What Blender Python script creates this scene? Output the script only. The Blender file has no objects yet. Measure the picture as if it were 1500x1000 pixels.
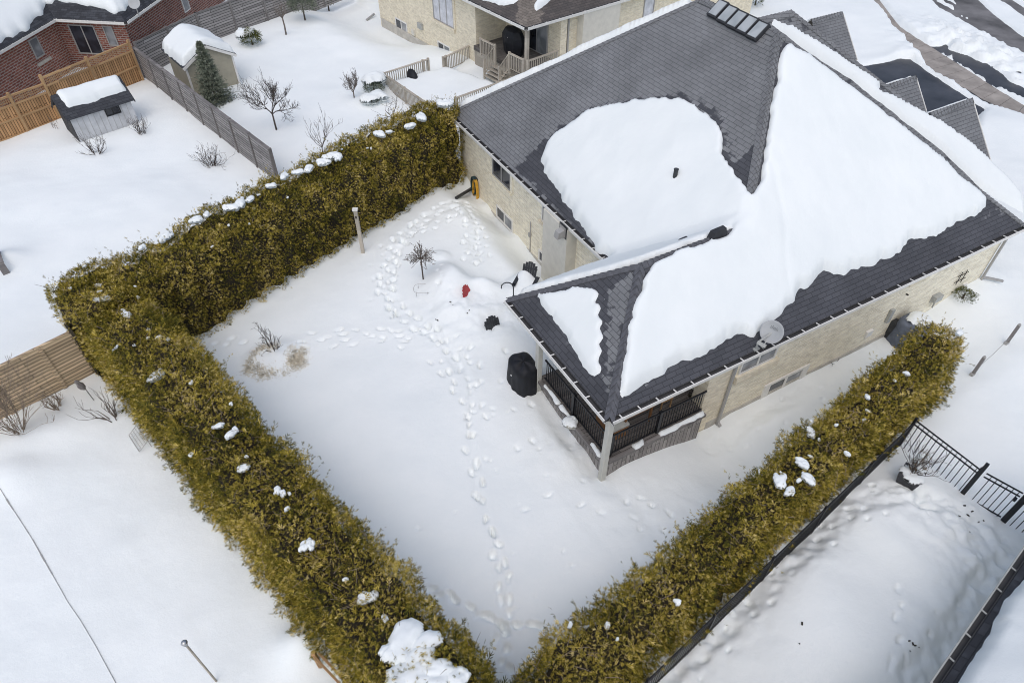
import bpy, bmesh, math, random
import numpy as np
from mathutils import Vector
R = math.radians
random.seed(7)
rng = np.random.default_rng(11)
sc = bpy.context.scene
COL = sc.collection

# ------------------------------------------------------------------ camera, sky, sun, exposure
CAM_H = 17.0
PITCH = R(44.6)
cd = bpy.data.cameras.new("camera"); cam = bpy.data.objects.new("camera", cd); COL.objects.link(cam)
cam.location = (0, 0, CAM_H); cam.rotation_euler = (math.pi/2 - PITCH, 0, 0)
cd.sensor_width = 36; cd.lens = 24.0; cd.clip_start = 0.1; cd.clip_end = 3000
sc.camera = cam
SUN_EL, SUN_AZ = R(60), R(188)          # azimuth clockwise from +Y: behind the camera, to the left
w = bpy.data.worlds.new("World"); sc.world = w; w.use_nodes = True
nt = w.node_tree
bg = nt.nodes['Background']
sky = nt.nodes.new('ShaderNodeTexSky'); sky.sky_type = 'NISHITA'; sky.sun_disc = False
sky.sun_elevation = SUN_EL; sky.sun_rotation = SUN_AZ
sky.air_density = 1.0; sky.dust_density = 3.0; sky.ozone_density = 1.0
nt.links.new(sky.outputs[0], bg.inputs[0]); bg.inputs[1].default_value = 0.135
sd = bpy.data.lights.new("sun", 'SUN'); sun = bpy.data.objects.new("sun", sd); COL.objects.link(sun)
sd.energy = 1.1; sd.angle = R(120); sd.color = (1.0, 0.98, 0.955)
sdir = Vector((math.sin(SUN_AZ)*math.cos(SUN_EL), math.cos(SUN_AZ)*math.cos(SUN_EL), math.sin(SUN_EL)))
sun.rotation_euler = sdir.to_track_quat('Z', 'Y').to_euler()
sun.location = (0, -20, 60)
vs = sc.view_settings
vs.view_transform = 'Standard'; vs.look = 'None'; vs.gamma = 1; vs.use_curve_mapping = False
vs.exposure = 0.09
sc.cycles.filter_width = 1.0

# ------------------------------------------------------------------ measuring helpers (points on the photo -> points in the place)
F = 1000.0; CP, SP = math.cos(PITCH), math.sin(PITCH)
def ray(x, y):
    X = x-750.0; Y = y-500.0
    return np.array([X, F*CP-Y*SP, -(F*SP+Y*CP)])
CAMP = np.array([0, 0, CAM_H])
def G(x, y, z=0.0):
    r = ray(x, y); return CAMP + r*((z-CAM_H)/r[2])
def RP(x, y, P0, n):
    r = ray(x, y); n = np.array(n, float); return CAMP + r*(np.dot(np.array(P0)-CAMP, n)/np.dot(r, n))
def unit(a):
    a = np.array(a, float); return a/np.linalg.norm(a)
UP = np.array([0, 0, 1.0])
# house frame: origin at the near eave corner of the porch, U along the right eave, V along the porch eave
ZE = 2.63
HO = G(893, 612, ZE); HO[2] = 0
azh = R(60.7)
HU = np.array([math.sin(azh), math.cos(azh), 0]); HV = np.array([-math.cos(azh), math.sin(azh), 0])
ZE2 = 3.7; az2 = R(52.4); E1 = np.array([math.sin(az2), math.cos(az2), 0]); E2 = np.array([-math.cos(az2), math.sin(az2), 0])
NO = G(771, 40, ZE2); NO[2] = 0
def HW(a, b, z=0.0): return HO + HU*a + HV*b + UP*z
def HL(P):
    d = np.asarray(P) - HO; return np.array([d@HU, d@HV, np.asarray(P)[..., 2] if np.ndim(P) > 1 else P[2]])

# ------------------------------------------------------------------ value noise
_lat = rng.random((256, 256))
def vnoise(x, y, s=1.0, o=0.0):
    x = np.asarray(x, float)/s+o+1000; y = np.asarray(y, float)/s+o*1.7+1000
    xi = np.floor(x).astype(int); yi = np.floor(y).astype(int); fx = x-xi; fy = y-yi
    fx = fx*fx*(3-2*fx); fy = fy*fy*(3-2*fy)
    a = _lat[xi % 256, yi % 256]; b = _lat[(xi+1) % 256, yi % 256]; c = _lat[xi % 256, (yi+1) % 256]; d = _lat[(xi+1) % 256, (yi+1) % 256]
    return (a*(1-fx)+b*fx)*(1-fy)+(c*(1-fx)+d*fx)*fy - 0.5
def fbm(x, y, s, o=0.0, n=3):
    r = 0; a = 1.0
    for k in range(n): r = r + a*vnoise(x, y, s, o+k*13.3); s *= 0.5; a *= 0.5
    return r
def sdist(px, py, poly):
    """signed distance to a closed polygon (positive inside)"""
    px = np.asarray(px, float); py = np.asarray(py, float)
    d2 = np.full(px.shape, 1e18); ins = np.zeros(px.shape, bool); n = len(poly)
    for i in range(n):
        x0, y0 = poly[i][:2]; x1, y1 = poly[(i+1) % n][:2]
        ex, ey = x1-x0, y1-y0; L = ex*ex+ey*ey+1e-12
        t = np.clip(((px-x0)*ex+(py-y0)*ey)/L, 0, 1)
        d2 = np.minimum(d2, (px-x0-t*ex)**2+(py-y0-t*ey)**2)
        if y0 != y1:
            c = ((y0 > py) != (y1 > py)) & (px < (x1-x0)*(py-y0)/(y1-y0)+x0); ins ^= c
    d = np.sqrt(d2); return np.where(ins, d, -d)
def lined(px, py, pts):
    """distance to an open polyline"""
    d2 = np.full(np.shape(px), 1e18)
    for i in range(len(pts)-1):
        x0, y0 = pts[i][:2]; x1, y1 = pts[i+1][:2]; ex, ey = x1-x0, y1-y0; L = ex*ex+ey*ey+1e-12
        t = np.clip(((px-x0)*ex+(py-y0)*ey)/L, 0, 1)
        d2 = np.minimum(d2, (px-x0-t*ex)**2+(py-y0-t*ey)**2)
    return np.sqrt(d2)
def sstep(a, b, x):
    t = np.clip((x-a)/(b-a), 0, 1); return t*t*(3-2*t)

# ------------------------------------------------------------------ materials
MATS = {}
def newmat(name):
    m = bpy.data.materials.new(name); m.use_nodes = True; MATS[name] = m
    return m, m.node_tree, m.node_tree.nodes['Principled BSDF']
def N(t, typ, **kw):
    n = t.nodes.new(typ)
    for k, v in kw.items():
        if k in n.inputs: n.inputs[k].default_value = v
        else: setattr(n, k, v)
    return n
def ramp(t, stops):
    n = t.nodes.new('ShaderNodeValToRGB'); e = n.color_ramp.elements
    while len(e) < len(stops): e.new(0.5)
    for i, (p, c) in enumerate(stops): e[i].position = p; e[i].color = (*c, 1)
    return n
def mixc(t, fac, a, b, mode='MIX'):
    n = t.nodes.new('ShaderNodeMix'); n.data_type = 'RGBA'; n.blend_type = mode
    for s, v in ((0, fac), (6, a), (7, b)):
        if hasattr(v, 'is_linked'): t.links.new(v, n.inputs[s])
        elif s == 0: n.inputs[0].default_value = v
        else: n.inputs[s].default_value = (*v, 1)
    return n.outputs[2]
def bump(t, b, h, dist=0.01, strength=1.0):
    n = N(t, 'ShaderNodeBump'); n.inputs['Distance'].default_value = dist; n.inputs['Strength'].default_value = strength
    t.links.new(h, n.inputs['Height']); t.links.new(n.outputs[0], b.inputs['Normal'])
def plain(name, c, rough=0.6, metal=0.0, var=0.12, scale=6.0, spec=0.4, bmp=0.0, coord='Object'):
    m, t, b = newmat(name)
    co = N(t, 'ShaderNodeTexCoord')
    no = N(t, 'ShaderNodeTexNoise', Scale=scale, Detail=6.0, Roughness=0.65); t.links.new(co.outputs[coord], no.inputs['Vector'])
    lo = tuple(x*(1-var*1.6) for x in c); hi = tuple(min(1, x*(1+var)) for x in c)
    r = ramp(t, [(0.3, lo), (0.7, hi)]); t.links.new(no.outputs['Fac'], r.inputs[0]); t.links.new(r.outputs[0], b.inputs['Base Color'])
    b.inputs['Roughness'].default_value = rough; b.inputs['Metallic'].default_value = metal; b.inputs['Specular IOR Level'].default_value = spec
    if bmp: bump(t, b, no.outputs['Fac'], bmp)
    return m
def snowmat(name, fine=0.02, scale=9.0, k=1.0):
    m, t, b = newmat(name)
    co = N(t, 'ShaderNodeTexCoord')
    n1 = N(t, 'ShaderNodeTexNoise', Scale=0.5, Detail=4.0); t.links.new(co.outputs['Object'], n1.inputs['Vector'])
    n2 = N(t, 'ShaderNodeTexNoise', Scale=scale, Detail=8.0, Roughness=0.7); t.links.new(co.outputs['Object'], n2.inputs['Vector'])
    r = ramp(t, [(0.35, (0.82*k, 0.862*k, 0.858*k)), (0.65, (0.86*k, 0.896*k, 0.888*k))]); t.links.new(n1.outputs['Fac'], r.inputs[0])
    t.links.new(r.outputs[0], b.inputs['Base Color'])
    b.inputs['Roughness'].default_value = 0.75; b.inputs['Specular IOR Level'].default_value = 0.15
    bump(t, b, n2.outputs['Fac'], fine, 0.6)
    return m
snowmat('snow'); snowmat('snow_roof', 0.014, 7.0, .95)  # same snow; roof copy's colour darkened to offset the brighter light up there
def brick(name, c1, c2, mortar, bw, rh, ms=0.012, dark=0.35):
    m, t, b = newmat(name)
    uv = N(t, 'ShaderNodeUVMap')
    br = N(t, 'ShaderNodeTexBrick', Scale=1.0); br.inputs['Brick Width'].default_value = bw; br.inputs['Row Height'].default_value = rh
    br.inputs['Mortar Size'].default_value = ms; br.inputs['Mortar Smooth'].default_value = 0.3; br.inputs['Bias'].default_value = 0
    br.inputs['Color1'].default_value = (*c1, 1); br.inputs['Color2'].default_value = (*c2, 1); br.inputs['Mortar'].default_value = (*mortar, 1)
    t.links.new(uv.outputs[0], br.inputs['Vector'])
    no = N(t, 'ShaderNodeTexNoise', Scale=1.3, Detail=7.0, Roughness=0.7); t.links.new(uv.outputs[0], no.inputs['Vector'])
    r = ramp(t, [(0.3, (1-dark,)*3), (0.65, (1.05,)*3)]); t.links.new(no.outputs['Fac'], r.inputs[0])
    o = mixc(t, 1.0, br.outputs['Color'], r.outputs[0], 'MULTIPLY')
    n3 = N(t, 'ShaderNodeTexNoise', Scale=5.0, Detail=5.0); t.links.new(uv.outputs[0], n3.inputs['Vector'])
    r3 = ramp(t, [(0.3, (0.86,)*3), (0.65, (1.06,)*3)]); t.links.new(n3.outputs['Fac'], r3.inputs[0])
    o = mixc(t, 0.8, o, r3.outputs[0], 'MULTIPLY')
    t.links.new(o, b.inputs['Base Color']); b.inputs['Roughness'].default_value = 0.85; b.inputs['Specular IOR Level'].default_value = 0.2
    inv = N(t, 'ShaderNodeMath', operation='SUBTRACT'); inv.inputs[0].default_value = 1; t.links.new(br.outputs['Fac'], inv.inputs[1])
    bump(t, b, inv.outputs[0], 0.012, 0.7)
    return m
brick('brick_beige', (0.91, 0.85, 0.67), (0.70, 0.635, 0.48), (0.86, 0.82, 0.70), 0.29, 0.09, 0.016, 0.08)
brick('brick_beige_warm', (0.84, 0.765, 0.59), (0.68, 0.605, 0.45), (0.78, 0.72, 0.59), 0.29, 0.09, 0.015, 0.08)
brick('brick_red', (0.31, 0.11, 0.075), (0.19, 0.065, 0.05), (0.40, 0.33, 0.29), 0.34, 0.125, 0.024, 0.3)
def shingle(name, dry1, dry2, wet1, wet2, bw=0.36, rh=0.15):
    m, t, b = newmat(name)
    uv = N(t, 'ShaderNodeUVMap'); at = N(t, 'ShaderNodeAttribute', attribute_name='wet')
    def bricks(c1, c2, mo, seed):
        br = N(t, 'ShaderNodeTexBrick', Scale=1.0, offset=0.5); br.inputs['Brick Width'].default_value = bw; br.inputs['Row Height'].default_value = rh
        br.inputs['Mortar Size'].default_value = 0.009; br.inputs['Mortar Smooth'].default_value = 0.2; br.inputs['Bias'].default_value = 0
        br.inputs['Color1'].default_value = (*c1, 1); br.inputs['Color2'].default_value = (*c2, 1); br.inputs['Mortar'].default_value = (*mo, 1)
        t.links.new(uv.outputs[0], br.inputs['Vector']); return br
    bd = bricks(dry1, dry2, tuple(x*0.55 for x in dry2), 0); bwt = bricks(wet1, wet2, tuple(x*0.65 for x in wet2), 0)
    rnd = bricks((0, 0, 0), (1, 1, 1), (0.5, 0.5, 0.5), 0)
    # shingle-by-shingle threshold of the wetness
    sub = N(t, 'ShaderNodeMath', operation='MULTIPLY'); t.links.new(rnd.outputs['Color'], sub.inputs[0]); sub.inputs[1].default_value = 0.30
    no = N(t, 'ShaderNodeTexNoise', Scale=2.2, Detail=3.0); t.links.new(uv.outputs[0], no.inputs['Vector'])
    ad = N(t, 'ShaderNodeMath', operation='ADD'); t.links.new(sub.outputs[0], ad.inputs[0]); t.links.new(no.outputs['Fac'], ad.inputs[1])
    ad2 = N(t, 'ShaderNodeMath', operation='ADD'); t.links.new(ad.outputs[0], ad2.inputs[0]); t.links.new(at.outputs['Fac'], ad2.inputs[1])
    mr = N(t, 'ShaderNodeMapRange'); mr.inputs['From Min'].default_value = 1.10; mr.inputs['From Max'].default_value = 1.20
    t.links.new(ad2.outputs[0], mr.inputs['Value'])
    o = mixc(t, mr.outputs[0], bd.outputs['Color'], bwt.outputs['Color'])
    n2 = N(t, 'ShaderNodeTexNoise', Scale=60.0, Detail=2.0); t.links.new(uv.outputs[0], n2.inputs['Vector'])
    r2 = ramp(t, [(0.3, (0.7,)*3), (0.7, (1.2,)*3)]); t.links.new(n2.outputs['Fac'], r2.inputs[0])
    o = mixc(t, 0.8, o, r2.outputs[0], 'MULTIPLY')
    n4 = N(t, 'ShaderNodeTexNoise', Scale=0.7, Detail=4.0); t.links.new(uv.outputs[0], n4.inputs['Vector'])
    r4 = ramp(t, [(0.3, (0.82,)*3), (0.7, (1.1,)*3)]); t.links.new(n4.outputs['Fac'], r4.inputs[0])
    o = mixc(t, 1.0, o, r4.outputs[0], 'MULTIPLY')
    t.links.new(o, b.inputs['Base Color'])
    b.inputs['Roughness'].default_value = 0.8; b.inputs['Specular IOR Level'].default_value = 0.3
    sw = N(t, 'ShaderNodeMath', operation='SUBTRACT'); sw.inputs[0].default_value = 1; t.links.new(bd.outputs['Fac'], sw.inputs[1])
    bump(t, b, sw.outputs[0], 0.015, 0.8)
    return m
shingle('shingle_grey', (0.215, 0.222, 0.23), (0.19, 0.196, 0.204), (0.082, 0.085, 0.096), (0.068, 0.071, 0.081))
shingle('shingle_wet', (0.098, 0.10, 0.112), (0.066, 0.069, 0.079), (0.098, 0.10, 0.112), (0.066, 0.069, 0.079))
shingle('shingle_brown', (0.24, 0.21, 0.18), (0.17, 0.15, 0.13), (0.12, 0.105, 0.097), (0.085, 0.078, 0.074))
shingle('shingle_black', (0.065, 0.07, 0.08), (0.045, 0.048, 0.057), (0.045, 0.047, 0.054), (0.033, 0.035, 0.041))
def wood(name, c1, c2, bw, rough=0.85, streak=(1.0, 14.0), boards=True, gap=0.05, rot=False):
    """weathered boards; UV v runs across the boards"""
    m, t, b = newmat(name)
    uv = N(t, 'ShaderNodeUVMap'); mp = N(t, 'ShaderNodeMapping'); t.links.new(uv.outputs[0], mp.inputs['Vector'])
    if rot: mp.inputs['Rotation'].default_value = (0, 0, math.pi/2)
    ms = N(t, 'ShaderNodeMapping'); ms.inputs['Scale'].default_value = (streak[0], streak[1], 1); t.links.new(mp.outputs[0], ms.inputs['Vector'])
    no = N(t, 'ShaderNodeTexNoise', Scale=1.6, Detail=8.0, Roughness=0.75); t.links.new(ms.outputs[0], no.inputs['Vector'])
    r = ramp(t, [(0.28, c2), (0.5, tuple((x+y)/2 for x, y in zip(c1, c2))), (0.72, c1)]); t.links.new(no.outputs['Fac'], r.inputs[0]); o = r.outputs[0]
    br = N(t, 'ShaderNodeTexBrick', Scale=1.0, offset=0.37); br.inputs['Brick Width'].default_value = 2.4; br.inputs['Row Height'].default_value = bw
    br.inputs['Mortar Size'].default_value = gap*bw if boards else 0.0; br.inputs['Bias'].default_value = 0; br.inputs['Mortar Smooth'].default_value = 0.1
    br.inputs['Color1'].default_value = (0.7, 0.7, 0.7, 1); br.inputs['Color2'].default_value = (1.15, 1.15, 1.15, 1); br.inputs['Mortar'].default_value = (0.12, 0.12, 0.12, 1)
    t.links.new(mp.outputs[0], br.inputs['Vector'])
    o = mixc(t, 1.0, o, br.outputs['Color'], 'MULTIPLY')
    t.links.new(o, b.inputs['Base Color']); b.inputs['Roughness'].default_value = rough; b.inputs['Specular IOR Level'].default_value = 0.2
    return m
wood('wood_grey', (0.44, 0.42, 0.405), (0.14, 0.132, 0.13), 0.15, gap=0.1)
wood('wood_grey_post', (0.29, 0.275, 0.265), (0.13, 0.12, 0.115), 0.5, boards=False)
wood('wood_grey_vertical', (0.48, 0.455, 0.43), (0.14, 0.13, 0.125), 0.16, rot=True)
wood('wood_cedar', (0.78, 0.63, 0.43), (0.40, 0.28, 0.17), 0.13, gap=0.10)
wood('wood_tan_vertical', (0.66, 0.40, 0.20), (0.26, 0.14, 0.065), 0.13, rot=True, gap=0.1)
wood('wood_tan', (0.55, 0.36, 0.19), (0.36, 0.22, 0.11), 0.6, boards=False)
wood('wood_greige', (0.52, 0.475, 0.40), (0.37, 0.335, 0.28), 0.6, boards=False)
wood('wood_deck', (0.20, 0.185, 0.17), (0.10, 0.09, 0.085), 0.14)
wood('wood_furniture', (0.38, 0.20, 0.09), (0.22, 0.11, 0.05), 0.5, boards=False)
plain('siding_grey', (0.52, 0.53, 0.54), 0.7, var=0.15, scale=2.0)
plain('siding_olive', (0.40, 0.37, 0.285), 0.75, var=0.08, scale=2.0)
plain('stucco', (0.64, 0.62, 0.55), 0.9, var=0.06, scale=3.0)
plain('paint_greige', (0.55, 0.545, 0.49), 0.6, var=0.06, scale=4.0)
plain('trim_white', (0.74, 0.73, 0.69), 0.5, var=0.08, scale=8.0)
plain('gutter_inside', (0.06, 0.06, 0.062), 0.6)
plain('frame_grey', (0.36, 0.355, 0.34), 0.5, var=0.06)
plain('concrete', (0.5, 0.475, 0.42), 0.9, var=0.15, scale=3.0)
plain('sidewalk', (0.33, 0.30, 0.27), 0.9, var=0.22, scale=0.9, bmp=0.004)
plain('asphalt_wet', (0.050, 0.052, 0.060), 0.45, var=0.35, scale=0.6, bmp=0.006)
plain('asphalt_road', (0.17, 0.165, 0.165), 0.8, var=0.35, scale=0.45, bmp=0.004)
plain('black_metal', (0.014, 0.015, 0.018), 0.45, var=0.3)
plain('dark_cap', (0.035, 0.037, 0.042), 0.7, var=0.25)
plain('cap_wet', (0.105, 0.108, 0.12), 0.75, var=0.22, scale=9.0)
plain('cover_black', (0.010, 0.011, 0.015), 0.65, var=0.4, scale=3.0)
plain('cover_blue', (0.125, 0.145, 0.185), 0.75, var=0.25, scale=3.0)
plain('plastic_dark', (0.035, 0.038, 0.043), 0.5, var=0.3)
plain('plastic_red', (0.40, 0.018, 0.022), 0.4, var=0.15)
plain('hose_yellow', (0.62, 0.34, 0.03), 0.5, var=0.15)
plain('hose_teal', (0.015, 0.05, 0.055), 0.5, var=0.3)
plain('dish_grey', (0.38, 0.395, 0.40), 0.5, var=0.05, scale=2.0)
plain('dish_logo', (0.22, 0.235, 0.24), 0.5)
plain('meter_grey', (0.38, 0.39, 0.37), 0.5)
plain('bark', (0.085, 0.068, 0.058), 0.9, var=0.35, scale=12.0)
plain('bark_tan', (0.26, 0.205, 0.155), 0.9, var=0.3, scale=12.0)
plain('bark_grey', (0.17, 0.145, 0.125), 0.9, var=0.3, scale=12.0)
plain('dry_grass', (0.76, 0.70, 0.57), 0.95, var=0.3, scale=5.0)
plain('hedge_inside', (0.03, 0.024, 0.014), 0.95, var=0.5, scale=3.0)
plain('debris', (0.04, 0.035, 0.03), 0.9)
plain('silver', (0.5, 0.5, 0.5), 0.3, metal=0.9)
plain('brown_pot', (0.05, 0.05, 0.055), 0.6, var=0.3)
plain('dead_leaf', (0.16, 0.115, 0.06), 0.9, var=0.5, scale=9.0)
def glassmat(name, c=(0.018, 0.02, 0.026), light=None):
    m, t, b = newmat(name)
    co = N(t, 'ShaderNodeTexCoord')
    no = N(t, 'ShaderNodeTexNoise', Scale=1.3, Detail=2.0); t.links.new(co.outputs['Object'], no.inputs['Vector'])
    r = ramp(t, [(0.4, c), (0.6, light or tuple(x*2.2 for x in c))]); t.links.new(no.outputs['Fac'], r.inputs[0])
    t.links.new(r.outputs[0], b.inputs['Base Color'])
    b.inputs['Roughness'].default_value = 0.08; b.inputs['Specular IOR Level'].default_value = 0.6
    return m
glassmat('glass_dark'); glassmat('glass_pale', (0.16, 0.17, 0.18), (0.30, 0.31, 0.32)); glassmat('skylight_glass', (0.30, 0.33, 0.34), (0.42, 0.45, 0.46))
plain('curtain', (0.62, 0.63, 0.66), 0.8, var=0.15, scale=3.0)
def foliage(name, stops, rough=0.7):
    m, t, b = newmat(name)
    at = N(t, 'ShaderNodeAttribute', attribute_name='tint')
    r = ramp(t, stops); t.links.new(at.outputs['Fac'], r.inputs[0])
    t.links.new(r.outputs[0], b.inputs['Base Color']); b.inputs['Roughness'].default_value = rough; b.inputs['Specular IOR Level'].default_value = 0.08
    return m
foliage('cedar_foliage', [(0.0, (0.035, 0.042, 0.010)), (0.25, (0.105, 0.098, 0.016)), (0.52, (0.285, 0.222, 0.030)), (0.78, (0.52, 0.40, 0.075)), (1.0, (0.70, 0.56, 0.24))])
foliage('spruce_foliage', [(0.0, (0.055, 0.07, 0.052)), (0.5, (0.155, 0.18, 0.135)), (1.0, (0.28, 0.30, 0.23))])
foliage('boxwood_foliage', [(0.0, (0.035, 0.045, 0.010)), (0.5, (0.085, 0.10, 0.022)), (1.0, (0.16, 0.15, 0.04))])
M = MATS

# ------------------------------------------------------------------ mesh building
class MB:
    def __init__(s): s.v = []; s.f = []; s.uv = {}; s.wet = None
    def add(s, vs, fs):
        o = len(s.v); s.v += [tuple(map(float, p)) for p in vs]; s.f += [tuple(i+o for i in f) for f in fs]; return o
    def hexa(s, b4, t4):
        """8-corner solid: bottom ring and top ring, counter-clockwise from above"""
        s.add(list(b4)+list(t4), [(3, 2, 1, 0), (4, 5, 6, 7), (0, 1, 5, 4), (1, 2, 6, 5), (2, 3, 7, 6), (3, 0, 4, 7)]); return s
    def box(s, c, ax, ay, az):
        """centre + three half-extent vectors"""
        c, ax, ay, az = (np.array(x, float) for x in (c, ax, ay, az))
        if np.dot(np.cross(ax, ay), az) < 0: ax = -ax
        b = [c-ax-ay-az, c+ax-ay-az, c+ax+ay-az, c-ax+ay-az]
        return s.hexa(b, [p+2*az for p in b])
    def slab(s, pts, vec):
        """polygon extruded by vec"""
        pts = [np.array(p, float) for p in pts]; vec = np.array(vec, float); n = len(pts)
        nrm = sum(np.cross(pts[i]-pts[0], pts[(i+1) % n]-pts[0]) for i in range(1, n-1))
        if np.dot(nrm, vec) < 0: pts = pts[::-1]
        s.add(pts+[p+vec for p in pts], [tuple(range(n))[::-1], tuple(range(n, 2*n))]+[(i, (i+1) % n, n+(i+1) % n, n+i) for i in range(n)]); return s
    def beam(s, p0, p1, wd, ht, up=UP):
        p0 = np.array(p0, float); p1 = np.array(p1, float); d = unit(p1-p0)
        sd_ = np.cross(d, up)
        if np.linalg.norm(sd_) < 1e-4: sd_ = np.cross(d, HU)
        sd_ = unit(sd_); u2 = np.cross(sd_, d)
        return s.box((p0+p1)/2, (p1-p0)/2, sd_*wd/2, u2*ht/2)
    def tube(s, pts, rs, n=6, cap=True):
        pts = [np.array(p, float) for p in pts]
        if np.isscalar(rs): rs = [rs]*len(pts)
        rings = []; ref = None
        for i, p in enumerate(pts):
            d = unit(pts[min(i+1, len(pts)-1)]-pts[max(i-1, 0)])
            if ref is None or abs(np.dot(ref, d)) > 0.95: ref = np.array([0.3, 0.9, 0.2]) if abs(d[2]) > 0.8 else UP
            a = unit(np.cross(d, ref)); b = np.cross(d, a); ref = unit(np.cross(a, d)) if False else ref
            rings.append([p+rs[i]*(math.cos(2*math.pi*k/n)*a+math.sin(2*math.pi*k/n)*b) for k in range(n)])
        fs = []
        for i in range(len(pts)-1):
            for k in range(n): fs.append((i*n+k, i*n+(k+1) % n, (i+1)*n+(k+1) % n, (i+1)*n+k))
        if cap: fs.append(tuple(range(n))[::-1]); fs.append(tuple(range((len(pts)-1)*n, len(pts)*n)))
        s.add([q for r_ in rings for q in r_], fs); return s
    def lathe(s, c, prof, n=24, axis=UP, sx=1.0, sy=1.0, jit=0.0):
        axis = unit(axis); a = unit(np.cross(axis, np.array([0.31, 0.2, 0.9]) if abs(axis[2]) < 0.9 else HU)); b = np.cross(axis, a)
        vs_ = []
        for (r_, h) in prof:
            for k in range(n):
                q = 2*math.pi*k/n; rr = r_*(1+jit*random.uniform(-1, 1))
                vs_.append(np.array(c)+axis*h+rr*(sx*math.cos(q)*a+sy*math.sin(q)*b))
        fs = []
        for i in range(len(prof)-1):
            for k in range(n): fs.append((i*n+k, i*n+(k+1) % n, (i+1)*n+(k+1) % n, (i+1)*n+k))
        fs.append(tuple(range(n))[::-1]); fs.append(tuple(range((len(prof)-1)*n, len(prof)*n)))
        s.add(vs_, fs); return s
    def build(s, name, mat, parent=None, smooth=False, bevel=0.0):
        me = bpy.data.meshes.new(name)
        off = np.array(parent_loc(parent)) if parent is not None else np.zeros(3)
        V = np.array(s.v).reshape(-1, 3) - off
        me.from_pydata(V.tolist(), [], s.f); me.update()
        autouv(me, off)
        if smooth: me.polygons.foreach_set('use_smooth', [True]*len(me.polygons))
        o = bpy.data.objects.new(name, me); COL.objects.link(o)
        me.materials.append(mat if not isinstance(mat, str) else M[mat])
        if parent is not None: o.parent = parent
        if bevel:
            bm_ = bmesh.new(); bm_.from_mesh(me); bmesh.ops.bevel(bm_, geom=bm_.edges[:], offset=bevel, segments=1, affect='EDGES'); bm_.to_mesh(me); bm_.free(); autouv(me, off)
        return o
def autouv(me, off):
    nl = len(me.loops); 
    if not nl: return
    vi = np.empty(nl, int); me.loops.foreach_get('vertex_index', vi)
    co = np.empty(len(me.vertices)*3); me.vertices.foreach_get('co', co); co = co.reshape(-1, 3)+off
    npoly = len(me.polygons); nr = np.empty(npoly*3); me.polygons.foreach_get('normal', nr); nr = nr.reshape(-1, 3)
    lt = np.empty(npoly, int); me.polygons.foreach_get('loop_total', lt)
    nl_ = np.repeat(nr, lt, axis=0)
    t = np.cross(np.tile(UP, (npoly, 1)), nr); ln = np.linalg.norm(t, axis=1); flat = ln < 0.15
    t[flat] = HU; t[~flat] /= ln[~flat][:, None]
    b_ = np.cross(nr, t); b_[flat] = HV
    t = np.repeat(t, lt, axis=0); b_ = np.repeat(b_, lt, axis=0); p = co[vi]
    uv = np.stack([(p*t).sum(1), (p*b_).sum(1)], 1)
    layer = me.uv_layers.get('UVMap') or me.uv_layers.new(name='UVMap')
    layer.data.foreach_set('uv', uv.ravel())
_ploc = {}
def parent_loc(p):
    l = Vector((0, 0, 0))
    while p is not None: l = l + p.location; p = p.parent
    return l
def tag(o, label=None, cat=None, group=None, kind=None):
    if label: o['label'] = label
    if cat: o['category'] = cat
    if group: o['group'] = group
    if kind: o['kind'] = kind
    return o
def thing(name, loc, label, cat, group=None):
    o = bpy.data.objects.new(name, None); COL.objects.link(o); o.location = tuple(map(float, loc)); o.empty_display_size = 0.2
    return tag(o, label, cat, group)
def npmesh(name, V, Fq, mat, parent=None, smooth=False, attrs=None, uv=False):
    V = np.asarray(V, float); Fq = np.asarray(Fq, np.int64)
    off = np.array(parent_loc(parent)) if parent is not None else np.zeros(3)
    me = bpy.data.meshes.new(name); k = Fq.shape[1]; nf = len(Fq)
    me.vertices.add(len(V)); me.vertices.foreach_set('co', (V-off).ravel())
    me.loops.add(nf*k); me.loops.foreach_set('vertex_index', Fq.ravel().astype(np.int32))
    me.polygons.add(nf); me.polygons.foreach_set('loop_start', np.arange(nf, dtype=np.int32)*k)
    try: me.polygons.foreach_set('loop_total', np.full(nf, k, np.int32))
    except Exception: pass
    me.update(calc_edges=True); me.validate()
    if smooth: me.polygons.foreach_set('use_smooth', np.ones(nf, bool))
    if attrs:
        for an, (dom, data) in attrs.items():
            a = me.attributes.new(an, 'FLOAT', dom); a.data.foreach_set('value', np.asarray(data, np.float32))
    if uv: autouv(me, off)
    o = bpy.data.objects.new(name, me); COL.objects.link(o); me.materials.append(M[mat] if isinstance(mat, str) else mat)
    if parent is not None: o.parent = parent
    return o

# ------------------------------------------------------------------ roof of the brick bungalow (heights in house coordinates)
PITCHR = 0.8
UL, UR_, VB = 3.97, 18.3, 18.13          # main roof: left eave, front eave, back eave
WV = 5.585                               # porch wing width
U2, V2 = 20.75, 2.75                     # front wing corner
def roofz(a, b, front=False):
    main = np.minimum(np.minimum(a-UL, b), np.minimum(UR_-a, VB-b))
    wing = np.minimum(np.minimum(a, b), np.minimum(WV-b, 14-a))
    return ZE + PITCHR*np.maximum(main, wing)
def pix_roof(x, y):
    r = ray(x, y); t = np.linspace(6/abs(r[2]), 15.5/abs(r[2]), 1600)
    P = CAMP + r*t[:, None]; d = P-HO; a = d@HU; b = d@HV; f = P[:, 2]-roofz(a, b)
    i = np.argmax(f <= 0) if (f <= 0).any() else np.argmin(f)
    if f[i] > 0 or i == 0: i = np.argmin(np.where((a > -.5) & (b > -.5), np.abs(f), 99))
    return a[i], b[i]

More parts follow.
